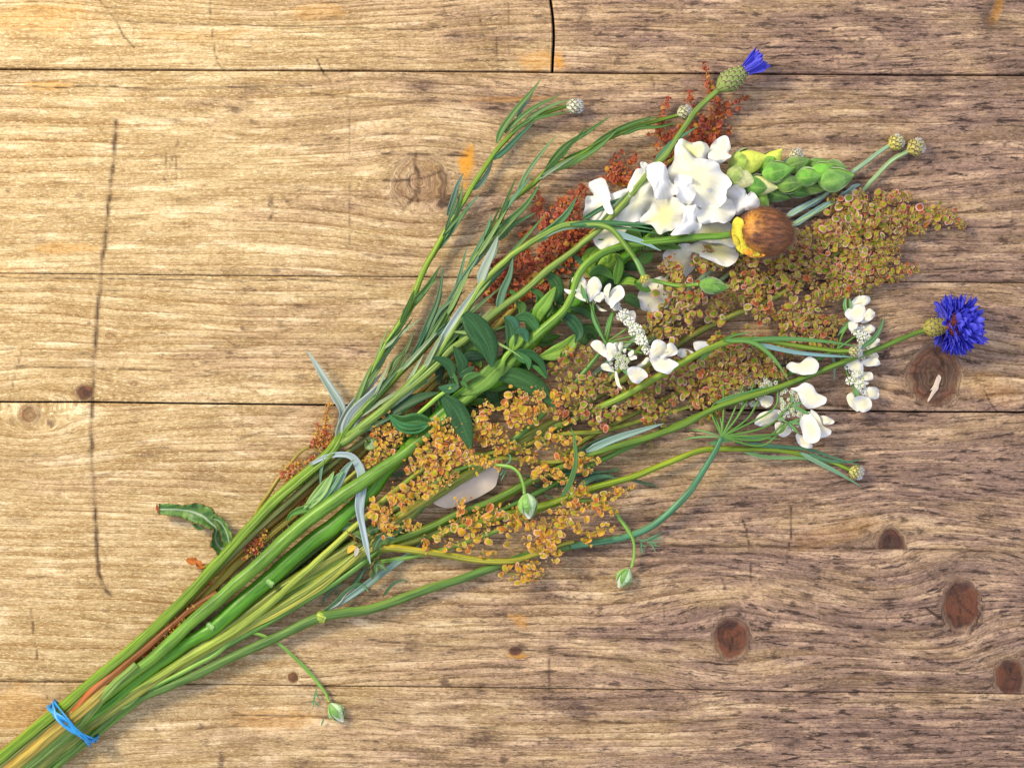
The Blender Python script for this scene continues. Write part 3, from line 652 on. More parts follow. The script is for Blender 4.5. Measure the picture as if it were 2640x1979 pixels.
def cf_leaves(root, leaves):
    for L in leaves:
        pts, wd = L[0], L[1]; col = L[2] if len(L) > 2 else G_BLADE
        leaf_part(root, pts, wd, col, twist=L[3] if len(L) > 3 else random.uniform(-.5, .5), fold=.35)
def zz(pts, z0, z1, r0=None, r1=None):
    """give 2-D points a height running from z0 to z1 (and a radius r0..r1)"""
    n = len(pts); out = []
    for q, p in enumerate(pts):
        f = q / (n - 1); z = z0 + (z1 - z0) * f if not isinstance(z0, (list, tuple)) else 0
        out.append((p[0], p[1], z) if r0 is None else (p[0], p[1], z, r0 + (r1 - r0) * f))
    return out
main1 = [(869, 1141), (831, 1187), (732, 1269), (641, 1362), (551, 1462), (460, 1561), (362, 1653), (253, 1744)]

# J: white-tipped bud at the upper left
R = thing('cornflower', 'cornflower stem with white tipped closed bud, lying furthest left among the grassy stems', 'cornflower', (1300, 330, 20), GRP_CF)
pj = [(1466, 273), (1430, 283), (1392, 298), (1332, 333), (1286, 381), (1241, 447), (1196, 517), (1151, 592), (1121, 646), (1093, 697), (1047, 805), (989, 900), (950, 981), (911, 1050), (884, 1108)]
stem_part(R, zz(pj, 26, 46, 4.5, 8) + [(p[0] - 3, p[1] - 4, 66 - q, 8) for q, p in enumerate(main1)] + bundle(-53, 54, 9), G_OLD)
closed_bud(R, (1482, 274, 28), -.03, 44, 36, 0, (.5, .55, .38), (.9, .92, .93))
cf_leaves(R, [
    (zz(Z('f', [(930, 560), (980, 440), (1100, 270), (1230, 120), (1310, 10)]), 30, 55), 17, G_BLADE), (zz(Z('f', [(1100, 390), (1130, 290), (1215, 180), (1240, 130)]), 30, 46), 9, G_GLAU),
    (zz(Z('f', [(1000, 470), (1150, 330), (1300, 230), (1480, 150)]), 32, 55), 14, G_BLADE), (zz(Z('f', [(1030, 500), (1150, 400), (1300, 340), (1560, 290)]), 34, 44), 13, G_BLADE),
    (zz(Z('f', [(1150, 400), (1300, 290), (1430, 230), (1560, 190)]), 36, 50), 13, (.10, .22, .05)), (zz(Z('f', [(900, 700), (1000, 620), (1120, 500), (1260, 370)]), 30, 46), 17, G_TEAL),
    (zz(Z('f', [(720, 960), (800, 900), (850, 820), (900, 700)]), 26, 22), 16, G_GLAU), (zz(Z('f', [(510, 1180), (560, 1020), (600, 900), (650, 815)]), 34, 46), 16, G_GLAU),
    (zz(Z('f', [(470, 1400), (560, 1200), (620, 1020), (640, 890)]), 38, 46), 14, (.06, .17, .035)), (zz(Z('f', [(420, 1480), (560, 1290), (680, 1120), (790, 990)]), 34, 40), 15, G_TEAL),
    (zz(Z('i', [(130, 680), (250, 560), (350, 440), (450, 280)]), 36, 48), 22, (.09, .21, .04)), (zz(Z('i', [(300, 530), (380, 430), (460, 390)]), 44, 50), 8),
    (zz(Z('d', [(560, 1140), (600, 980), (700, 800), (960, 520)]), 66, 40), 26, (.28, .36, .26), .3), (zz(Z('d', [(620, 1100), (700, 900), (850, 740), (1030, 540)]), 60, 48), 44, (.30, .38, .30), .25),
    (zz(Z('b', [(1440, 270), (1420, 380), (1410, 520)]), 78, 70), 9, (.10, .22, .12))])
# stiff bluish leaf that stands off to the left
leaf_part(R, zz(Z('d', [(560, 1130), (570, 1000), (600, 860), (540, 730), (450, 580), (380, 460), (305, 340)]), 62, 38), 26, (.27, .36, .28), fold=.5, prof=(.3, .45, .8, 1, .85, .7, .45, .1), twist=(1.0, .3, -.2))
leaf_part(R, zz(Z('b', [(1330, 320), (1450, 260), (1580, 235), (1690, 260), (1760, 380), (1765, 520), (1745, 700), (1780, 900), (1840, 1170)]), 76, 84), 26, (.30, .41, .36), fold=.4, prof=(.3, .45, .6, .9, 1, 1, .65, .6, .1), twist=(0, .2, -.3, 0))
leaf_part(R, zz(Z('b', [(1130, 800), (1170, 740), (1300, 690), (1500, 640), (1665, 640)]), 70, 86), 24, (.09, .25, .03), fold=.5, prof=(.3, .8, 1, .8, .1), twist=.4)
for q, (pp, ww) in enumerate([([(1320, 700), (1430, 560), (1530, 380)], 20), ([(1350, 690), (1480, 540), (1560, 430), (1610, 380)], 22), ([(1380, 680), (1540, 520), (1620, 370), (1700, 280)], 22), ([(1270, 700), (1400, 540), (1480, 430)], 18), ([(1300, 690), (1400, 620), (1500, 540), (1550, 470)], 26)]):
    leaf_part(R, zz(Z('b', pp), 84, 98 - 3 * q), ww, [(.24, .42, .10), (.13, .32, .10), (.20, .34, .22)][q % 3], fold=.4, prof='both', twist=random.uniform(-.4, .4))

# K: bud in front of the red sorrel
R = thing('cornflower', 'cornflower stem whose closed bud lies against the red sorrel spires', 'cornflower', (1500, 390, 20), GRP_CF)
pk = [(1748, 297), (1696, 310), (1645, 323), (1590, 347), (1543, 369), (1500, 395), (1422, 435), (1377, 471), (1316, 520), (1280, 580), (1250, 631), (1211, 694), (1187, 736), (1169, 781), (1127, 856), (1075, 915), (1030, 960), (960, 1035), (900, 1100)]
stem_part(R, zz(pk, 40, 54, 4.5, 9) + [(p[0] + 3, p[1] + 4, 72 - q, 8) for q, p in enumerate(main1)] + bundle(-43, 62, 9), (.10, .20, .014))
closed_bud(R, (1766, 289, 42), -.25, 40, 34, 0, (.42, .45, .25), (.85, .87, .85))
cf_leaves(R, [
    (zz(Z('g', [(-150, 930), (0, 870), (180, 780), (330, 650)]), 42, 52), 13), (zz(Z('g', [(100, 800), (300, 680), (500, 600), (680, 565)]), 46, 58), 15), (zz(Z('g', [(350, 720), (500, 660), (680, 650), (830, 610)]), 46, 50), 12),
    (zz(Z('f', [(1350, 780), (1500, 600), (1700, 470), (1910, 325)]), 44, 62), 16), (zz(Z('f', [(1400, 800), (1600, 720), (1800, 600), (1980, 430)]), 48, 56), 17), (zz(Z('f', [(1390, 740), (1480, 680), (1560, 625)]), 50, 56), 9),
    (zz(Z('f', [(1110, 980), (1180, 830), (1300, 660), (1450, 485)]), 40, 56), 13, (.2, .34, .12)), (zz(Z('f', [(900, 1370), (1020, 1240), (1180, 1090), (1310, 895)]), 46, 56), 20, (.06, .17, .03)), (zz(Z('f', [(950, 1390), (1060, 1270), (1150, 1210), (1265, 1155)]), 40, 42), 14, (.07, .18, .04)),
    (zz(Z('f', [(690, 1620), (780, 1450), (850, 1300), (890, 1150)]), 46, 52), 16, G_TEAL), (zz(Z('f', [(780, 1650), (900, 1520), (950, 1340)]), 44, 54), 16, (.2, .33, .18)),
    (zz(Z('i', [(250, 1000), (350, 760), (430, 560), (480, 270)]), 48, 60), 17, G_DKBL), (zz(Z('i', [(300, 960), (420, 700), (520, 600), (670, 490)]), 50, 64), 15, G_DKBL), (zz(Z('i', [(260, 1010), (330, 850), (420, 640), (470, 500)]), 46, 52), 14, (.07, .16, .03)),
    (zz(Z('i', [(450, 870), (520, 700), (600, 560)]), 52, 58), 14, G_DKBL), (zz(Z('i', [(0, 1290), (60, 1100), (150, 1010), (235, 820)]), 52, 44), 15, (.05, .11, .015)), (zz(Z('i', [(30, 1270), (120, 1110), (200, 1000)]), 50, 44), 10, (.22, .35, .1)),
    (zz(Z('i', [(350, 860), (500, 640), (640, 400), (780, 180), (830, 0)]), 50, 62), 19, (.06, .16, .07))])

# wispy leaves hugging the stems
def wisps(root, path, lo, hi, n, z, seed):
    rl = random.Random(seed); Q_ = spline(path[::-1], 6.0)
    for q in range(n):
        i_ = int(len(Q_) * rl.uniform(lo, hi)); i_ = min(len(Q_) - 3, i_); c0 = Q_[i_]; t0 = Q_[i_ + 2] - Q_[i_]; t0 /= np.linalg.norm(t0) + 1e-9
        a = rl.choice((-1, 1)) * rl.uniform(.04, .30); d = np.array([t0[0] * math.cos(a) - t0[1] * math.sin(a), t0[0] * math.sin(a) + t0[1] * math.cos(a)]); nrm = np.array([-d[1], d[0]])
        L_ = rl.uniform(90, 190); b_ = rl.uniform(-16, 16); zz0 = z + rl.uniform(-6, 10)
        leaf_part(root, [(c0[0], c0[1], zz0), (c0[0] + d[0] * L_ * .5 + nrm[0] * b_ * .4, c0[1] + d[1] * L_ * .5 + nrm[1] * b_ * .4, zz0 + 6), (c0[0] + d[0] * L_ + nrm[0] * b_, c0[1] + d[1] * L_ + nrm[1] * b_, zz0 - 2)],
                  rl.uniform(8, 15), rl.choice([G_BLADE, G_DKBL, G_TEAL, (.13, .24, .05), (.20, .30, .14)]), twist=rl.uniform(-.7, .7), fold=.35)
wisps(bpy.data.objects['cornflower'], pj, .02, .55, 12, 44, 3)
wisps(R, pk, .02, .70, 20, 54, 4)
# A: half-open blue bud at the top
R = thing('cornflower', 'tall cornflower stem with scaly bud just opening blue at the top', 'cornflower', (1640, 480, 70), GRP_CF)
pa = [(1862, 224), (1830, 252), (1790, 290), (1755, 345), (1720, 395), (1690, 425), (1662, 460), (1610, 520), (1554, 585), (1500, 630), (1416, 693), (1350, 750), (1286, 796), (1211, 865), (1160, 905), (1120, 947), (1032, 1018), (941, 1098), (890, 1140)]
stem_part(R, [(p[0], p[1], [52, 60, 70, 84, 96, 104, 110, 112, 108, 100, 92, 88, 84, 82, 80, 78, 76, 76, 78][q], 6.5 + q * .17) for q, p in enumerate(pa)] + [(p[0] + 6, p[1] + 6, 60 - q, 7) for q, p in enumerate(main1)] + bundle(-36, 50, 9), (.14, .24, .045))
cA, aA = (1886, 205, 56), -.62
mb = MB(); bud(mb, cA, aA, 88, 50, 0, (.3, .75, .98, 1, .88, .7, .56), 16); b = mb.build('bud', 'plain', R, (.16, .20, .05))
for row in range(6):
    for q in range(9):
        mb = MB(); scale_patch(mb, cA, aA, 88, 50, 0, (q + .5 * (row % 2)) / 9 * 2 * math.pi, .02 + row * .135, .36 + row * .135, .36, 1.03 + .01 * (6 - row), .09, (.3, .75, .98, 1, .88, .7, .56), 6, 5, .5)
        mb.build('bract', 'calyx', b, (.20, .27, .07))
for q in range(70):
    a = random.uniform(0, 6.28); rr = 15 * math.sqrt(random.random()); d = np.array([math.cos(aA), math.sin(aA), 0]); sd = np.array([-d[1], d[0], 0])
    c0 = np.array(cA) + d * 40; o = sd * math.cos(a) * rr + np.array([0, 0, 1]) * math.sin(a) * rr
    e = random.uniform(44, 64); mb = MB()
    blade(mb, [tuple(c0 + o), tuple(c0 + o * 1.35 + d * e * .5), tuple(c0 + o * 2.3 + d * e)], 12, prof=(.4, .6, 1, .9, .2), twist=random.uniform(-1, 1), thick=.6, step=6)
    mb.T[-1][:, 0] = .35 + .6 * np.clip(mb.T[-1][:, 1] / 40, 0, 1)
    mb.build('floret', 'blue', R)
cf_leaves(R, [(zz(Z('g', [(0, 1450), (150, 1360), (280, 1290), (410, 1240)]), 92, 112), 14, G_TEAL), (zz(Z('g', [(620, 960), (760, 800), (880, 720), (990, 650)]), 98, 84), 14, G_TEAL),
    (zz(Z('g', [(110, 1560), (300, 1330), (470, 1160), (600, 1010)]), 104, 112), 20, (.22, .33, .15), 0.2), (zz(Z('i', [(1300, 380), (1400, 310), (1520, 285)]), 88, 84), 12, G_DKBL)])

# L: fanned leaves and a grey fuzzy bud bent down in front of the snapdragon
R = thing('cornflower', 'cornflower stem arching over the white snapdragon, its small fuzzy bud hanging down', 'cornflower', (1330, 650, 80), GRP_CF)
pl = [(1661, 712), (1650, 690), (1632, 660), (1611, 632), (1590, 606), (1568, 588), (1528, 577), (1452, 583), (1392, 613), (1332, 649), (1301, 675), (1250, 722), (1211, 781), (1181, 832), (1121, 920), (1045, 1001), (1000, 1046), (930, 1100)]
stem_part(R, [(p[0], p[1], [128, 132, 136, 136, 134, 130, 120, 104, 94, 88, 84, 80, 78, 76, 76, 76, 76, 78][q], 5.5 + q * .2) for q, p in enumerate(pl)] + [(p[0] - 3, p[1] + 2, 52 - q, 7) for q, p in enumerate(main1)] + bundle(-47, 38, 8), (.15, .27, .045))
mb = MB(); tube(mb, [(1661, 712, 128, 6), (1655, 700, 130, 8), (1645, 678, 134, 6.5), (1634, 662, 136, 5)], ridge=.06, nr=8); mb.build('bract', 'stem', R, (.16, .32, .10))
closed_bud(R, (1664, 722, 126), 1.05, 32, 27, 0, (.42, .42, .06), (.62, .63, .58))
cf_leaves(R, [(zz(Z('g', [(-100, 1490), (100, 1470), (350, 1475), (610, 1492)]), 118, 136), 13, (.04, .17, .05)), (zz(Z('g', [(0, 1500), (250, 1480), (450, 1500), (620, 1530)]), 122, 134), 12, (.05, .18, .05)), (zz(Z('g', [(100, 1500), (350, 1520), (520, 1545), (650, 1565)]), 120, 128), 9, (.05, .18, .05)),
    (zz(Z('j', [(590, -20), (700, 30), (850, 80), (1010, 155)]), 134, 122), 17, (.24, .40, .33)), (zz(Z('f', [(1250, 1400), (1400, 1290), (1530, 1160), (1615, 1020)]), 88, 104), 26, (.10, .28, .09)), (zz(Z('f', [(1300, 1370), (1480, 1290), (1700, 1270), (1900, 1290)]), 96, 118), 16, G_GLAU),
    (zz(Z('i', [(780, 440), (830, 300), (900, 140), (945, 20)]), 82, 92), 25, (.24, .33, .22)), (zz(Z('i', [(940, 650), (980, 500), (1040, 360), (1070, 210)]), 86, 92), 23, (.12, .26, .12)), (zz(Z('i', [(400, 1040), (560, 760), (700, 560), (840, 380)]), 78, 86), 22, (.28, .38, .30), .1),
    (zz(Z('i', [(560, 845), (700, 860), (900, 925), (1060, 1010), (1160, 1080)]), 92, 112), 9, (.22, .36, .08))])

wisps(R, pl, .02, .55, 18, 72, 5); wisps(R, pa, .02, .35, 8, 70, 6)
# D: fully open blue cornflower at the right
R = thing('cornflower', 'long cornflower stem ending in a fully open deep blue flower over a dark knot', 'cornflower', (2200, 930, 40), GRP_CF)
pd = [(2384, 852), (2350, 863), (2300, 885), (2220, 915), (2120, 955), (2000, 1001), (1852, 1049), (1757, 1095), (1652, 1133), (1532, 1169), (1450, 1205), (1360, 1245), (1270, 1290), (1192, 1320), (1101, 1362), (1011, 1395), (945, 1430), (870, 1475), (800, 1505), (720, 1548), (640, 1592), (560, 1640), (470, 1700), (390, 1745), (300, 1800)]
stem_part(R, [(p[0], p[1], float(np.interp(q, [0, 3, 6, 8, 11, 14, 18, 24], [44, 50, 64, 60, 40, 34, 30, 40])), 5.5 + min(q, 16) * .26) for q, p in enumerate(pd)] + bundle(44, 40, 9), (.10, .20, .022), .13)
cD = np.array((2412, 843, 46.)); aD = -.12
mb = MB(); bud(mb, tuple(cD), aD, 64, 44, 0, (.3, .85, 1, 1, .9, .78, .72), 16); b = mb.build('bud', 'plain', R, (.30, .32, .05))
for row in range(5):
    for q in range(8):
        mb = MB(); scale_patch(mb, tuple(cD), aD, 64, 44, 0, (q + .5 * (row % 2)) / 8 * 2 * math.pi, .02 + row * .16, .40 + row * .16, .40, 1.04, .12, (.3, .85, 1, 1, .9, .78, .72), 6, 5, .5)
        mb.build('bract', 'calyx', b, (.30, .28, .05))
mb = MB()
axd = np.array([math.cos(aD), math.sin(aD), 0.]); 
P0 = []; D0 = []
for q in range(420):
    v = rng.normal(size=3); v -= (v @ axd) * axd; v /= np.linalg.norm(v); rr = random.random() ** .5
    P0.append(cD + axd * (28 + 10 * random.random()) + v * 18 * rr + np.array([0, 0, 26.])); D0.append(axd * .9 + v * .6 * rr + np.array([0, 0, .9]))
hairs(mb, P0, D0, 36, 1.1); mb.build('stamen', 'hair', R, (.55, .13, .03), kind='stuff')
def floret_mesh(seed):
    r = random.Random(seed); mb = MB(); n = r.choice([5, 6, 7])
    tube(mb, [(0, 0, 0, 1.5), (14, 0, 1, 2.0), (30, 0, 2, 4.0)], sides=7, step=8)
    for q in range(n):
        a = (q / (n - 1) - .5) * 2.7 + r.uniform(-.1, .1); L = r.uniform(22, 31)
        b2 = r.uniform(-.5, .6) + .3 * math.sin(q * 2)
        p = [(24, 1.5 * math.sin(a), 2), (24 + L * .5 * math.cos(a * .55), L * .5 * math.sin(a * .62), 3 + L * .25 * b2), (24 + L * math.cos(a * .5), L * math.sin(a * .6) * .95, 3 + L * .55 * b2)]
        blade(mb, p, 11.5, prof=(.35, .7, 1, .95, .12), fold=r.uniform(.1, .4), twist=r.uniform(-.6, .6), thick=.6, step=6)
    me = mb.mesh('floret', np.zeros(3), world=False)
    st = me.attributes['st'].data; co = [v.co.x / S for v in me.vertices]
    for k_, v_ in enumerate(co): st[k_].vector = (min(1, v_ / 52), 0, st[k_].vector[2])
    me.materials.append(M['blue']); return me
FM = [floret_mesh(s) for s in range(5)]
def put(me, name, parent, at, d, up, sc=1.0):
    d = np.array(d, float); d /= np.linalg.norm(d); up = np.array(up, float); y = np.cross(up, d); y /= np.linalg.norm(y) + 1e-9; z = np.cross(d, y)
    m = Matrix(((d[0], y[0], z[0], 0), (-d[1], -y[1], -z[1], 0), (d[2], y[2], z[2], 0), (0, 0, 0, 1)))
    # the picture's y axis points down: mirror it once more to keep a proper rotation
    m = Matrix(((d[0], -y[0], z[0], 0), (-d[1], y[1], -z[1], 0), (d[2], -y[2], z[2], 0), (0, 0, 0, 1)))
    o = bpy.data.objects.new(name, me); COL.objects.link(o); o.parent = parent
    loc = Vector(W(np.array(at, float)) - LOC[parent.name])
    o.matrix_local = Matrix.Translation(loc) @ m @ Matrix.Scale(sc, 4)
    return o
ax = np.array([math.cos(-.12), math.sin(-.12), .12])
k = 0
for ringi, (cnt, cosa) in enumerate(((5, .93), (10, .72), (15, .42), (17, .10), (15, -.18), (9, -.40))):
    for q in range(cnt):
        a = (q + .5 * (ringi % 2)) / cnt * 2 * math.pi + random.uniform(-.14, .14)
        s1 = np.array([-ax[1], ax[0], 0]); s2 = np.array([0, 0, 1.])
        rad = s1 * math.cos(a) + s2 * math.sin(a) * (.9 if math.sin(a) > 0 else .55)
        sn = math.sqrt(max(0, 1 - cosa ** 2)); d = ax * cosa + rad * sn
        at_ = cD + axd * 34 + rad * 5
        if (at_ + d * 52)[2] < 6: d[2] = max(d[2], -.55)
        put(FM[k % 5], 'floret', R, tuple(at_ - d * 2), d, ax + np.array([.01, .02, .3]), (random.uniform(.9, 1.15)) * (1.75, 1.72, 1.55, 1.38, 1.32, 1.2)[ringi]); k += 1
# tubular inner florets
cf_leaves(R, [(zz(Z('e', [(1030, 210), (1250, 110), (1500, 30), (1700, -30)]), 56, 60), 22, (.22, .36, .25), .2), (zz(Z('e', [(820, 600), (890, 480), (940, 300), (930, 100), (900, 0)]), 92, 96), 17, (.12, .29, .05), .6), (zz(Z('e', [(1000, 200), (1130, 130), (1300, 60)]), 48, 54), 18, G_DKBL),
    (zz(Z('k', [(-20, 900), (150, 850), (400, 790), (640, 740)]), 60, 56), 16, (.10, .26, .06), .1)])

# E: bud lying lowest at the right
R = thing('cornflower', 'yellow green cornflower stem with closed bud, lowest of the stems reaching right', 'cornflower', (1800, 1163, 20), GRP_CF)
pe = [(2196, 1213), (2151, 1194), (2076, 1172), (2001, 1160), (1920, 1156), (1850, 1156), (1800, 1163), (1740, 1185), (1652, 1222), (1580, 1245), (1532, 1258), (1456, 1285), (1387, 1308), (1310, 1325), (1230, 1345), (1150, 1370), (1060, 1395), (960, 1415), (860, 1450), (760, 1505), (640, 1585), (520, 1662), (400, 1745), (300, 1812)]
stem_part(R, [(p[0], p[1], float(np.interp(q, [0, 6, 10, 13, 18, 23], [16, 30, 36, 24, 20, 30])), 4.5 + min(q, 12) * .36) for q, p in enumerate(pe)] + bundle(52, 28, 8), (.17, .28, .016))
closed_bud(R, (2208, 1217, 18), .25, 38, 34, 0, (.45, .46, .12), (.85, .87, .85))
cf_leaves(R, [(zz(Z('k', [(120, 1170), (400, 1195), (620, 1215), (820, 1280), (1000, 1330)]), 30, 24), 11, G_TEAL), (zz(Z('k', [(560, 1235), (700, 1310), (850, 1390), (985, 1470)]), 28, 12), 13, (.16, .33, .16)), (zz(Z('k', [(620, 1240), (750, 1290), (880, 1300), (1005, 1280)]), 26, 20), 9, G_TEAL),
    (zz(Z('k', [(180, 1235), (350, 1270), (560, 1275), (800, 1300)]), 28, 20), 10, (.14, .32, .1)), (zz(Z('k', [(-60, 1180), (60, 1150), (250, 1135), (440, 1145)]), 40, 38), 12, (.10, .30, .08)), (zz(Z('e', [(1400, 450), (1500, 470), (1660, 518)]), 20, 10), 9, G_DKBL),
    (zz(Z('e', [(960, 530), (1060, 450), (1200, 420), (1290, 440)]), 36, 30), 16, G_TEAL), (zz(Z('e', [(500, 420), (800, 400), (1050, 405), (1290, 425)]), 30, 26), 10, G_TEAL), (zz(Z('e', [(700, 350), (1000, 390), (1150, 385), (1300, 370)]), 30, 30), 12, G_DKBL),
    (zz(Z('c', [(620, 1450), (700, 1350), (780, 1310), (850, 1320)]), 20, 34), 8, G_DKBL)])
# F: bud by the right lace flower
R = thing('cornflower', 'cornflower stem crossing the sorrel, its white fuzzy bud by the right lace flower', 'cornflower', (1900, 880, 70), GRP_CF)
pf = [(2192, 905), (2150, 904), (2100, 898), (2038, 888), (1990, 880), (1940, 877), (1900, 878), (1852, 889), (1800, 912), (1747, 941), (1680, 980), (1600, 1025), (1500, 1070), (1400, 1112), (1300, 1160), (1205, 1218), (1100, 1285), (1000, 1350), (900, 1430), (780, 1500), (600, 1610), (430, 1720), (320, 1800)]
stem_part(R, [(p[0], p[1], float(np.interp(q, [0, 4, 8, 10, 13, 22], [66, 82, 90, 82, 30, 34])), 5 + min(q, 12) * .3) for q, p in enumerate(pf)] + bundle(34, 30, 8), (.15, .26, .025))
closed_bud(R, (2206, 905, 66), 0, 36, 30, 0, (.42, .42, .18), (.88, .9, .92))
cf_leaves(R, [(zz(Z('k', [(40, 470), (230, 480), (380, 590), (490, 750)]), 96, 92), 13, (.10, .27, .04)), (zz(Z('k', [(150, 470), (450, 460), (750, 480), (970, 515)]), 92, 78), 13, (.08, .24, .05)), (zz(Z('k', [(250, 490), (500, 545), (700, 570), (950, 585)]), 84, 70), 12, (.18, .36, .3)),
    (zz(Z('k', [(-130, 610), (0, 500), (100, 440), (240, 410)]), 84, 90), 11, (.09, .25, .04)), (zz(Z('k', [(985, 520), (1060, 470), (1110, 400), (1145, 305)]), 66, 74), 15, (.05, .17, .05)), (zz(Z('k', [(780, 570), (800, 640), (795, 755)]), 40, 28), 8, G_GLAU)])
# G, H, I: three buds at the upper right
R = thing('cornflower', 'pale cornflower stem with closed bud, left one of the bud pair at upper right', 'cornflower', (2247, 408, 20), GRP_CF)
stem_part(R, zz([(2298, 373), (2270, 390), (2247, 408), (2195, 448), (2130, 500), (2081, 532), (2027, 559), (1940, 610), (1840, 690), (1740, 780), (1640, 870), (1500, 990)], 18, 14, 5, 6), (.25, .42, .27))
closed_bud(R, (2311, 367, 20), -.55, 42, 38, 0, (.5, .47, .10), (.85, .86, .72))
cf_leaves(R, [(zz(Z('h', [(420, 760), (560, 680), (700, 600), (780, 540)]), 18, 20), 17, (.28, .45, .4)), (zz(Z('h', [(560, 700), (680, 640), (760, 590)]), 14, 12), 9, (.3, .46, .42))])
R = thing('cornflower', 'pale cornflower stem with olive closed bud, right one of the bud pair at upper right', 'cornflower', (2277, 435, 20), GRP_CF)
stem_part(R, zz([(2343, 389), (2310, 408), (2277, 435), (2248, 465), (2220, 493), (2180, 515), (2141, 528), (2042, 582), (1960, 640), (1860, 720), (1760, 800), (1650, 900), (1520, 1010)], 18, 12, 5.5, 6), (.25, .40, .2))
closed_bud(R, (2362, 379, 20), -.42, 48, 42, 0, (.42, .38, .10), (.78, .78, .66))
cf_leaves(R, [(zz(Z('h', [(870, 600), (950, 550), (1000, 500), (1060, 480)]), 20, 30), 20, (.3, .48, .36)), (zz(Z('h', [(470, 840), (620, 740), (740, 660), (860, 600)]), 18, 20), 16, (.22, .42, .34))])
R = thing('cornflower', 'cornflower stem mostly hidden, its white bud peeping over the green snapdragon buds', 'cornflower', (2030, 420, 10), GRP_CF)
stem_part(R, zz([(2044, 405), (2020, 420), (1980, 445), (1900, 520), (1800, 620), (1700, 740)], 30, 14, 5, 6), (.25, .40, .25))
closed_bud(R, (2052, 399, 32), -.3, 36, 30, 0, (.5, .5, .3), (.85, .87, .75))

# ---------------------------------------------------------------- snapdragon
R = thing('snapdragon', 'white snapdragon with dark green leaves, thick stem and a spike of green buds', 'snapdragon', (1290, 930, 40))
ps = [(2140, 462, 34, 5), (2060, 470, 38, 9), (1960, 490, 42, 11), (1860, 520, 46, 13), (1740, 580, 46, 14), (1640, 640, 50, 15), (1560, 705, 54, 16), (1480, 785, 56, 17), (1400, 850, 56, 17), (1320, 940, 56, 18), (1300, 969, 56, 18), (1212, 1005, 58, 19), (1137, 1068, 60, 19), (1077, 1132, 60, 19), (1000, 1210, 58, 19),
      (930, 1290, 54, 20), (860, 1352, 52, 21), (792, 1406, 50, 21), (701, 1484, 50, 21), (611, 1560, 52, 20.5), (540, 1622, 54, 19), (470, 1665, 54, 17), (362, 1747, 52, 15)]
stem_part(R, ps + bundle(16, 52, 15), (.065, .23, .010), .03, 5)
mb = MB(); tube(mb, [(1212, 1005, 78, 15), (1180, 1030, 80, 15), (1137, 1068, 80, 15), (1090, 1110, 78, 13)], ridge=.03, nr=5)
for nx_, ny_ in ((537, 1612), (690, 1500)):
    mb = MB(); bud(mb, (nx_ + 6, ny_ + 2, 66), .6, 26, 22, .5, (.5, .9, 1, .8, .7, .9, .4), 9); mb.build('node', 'stem', R, (.20, .40, .12))
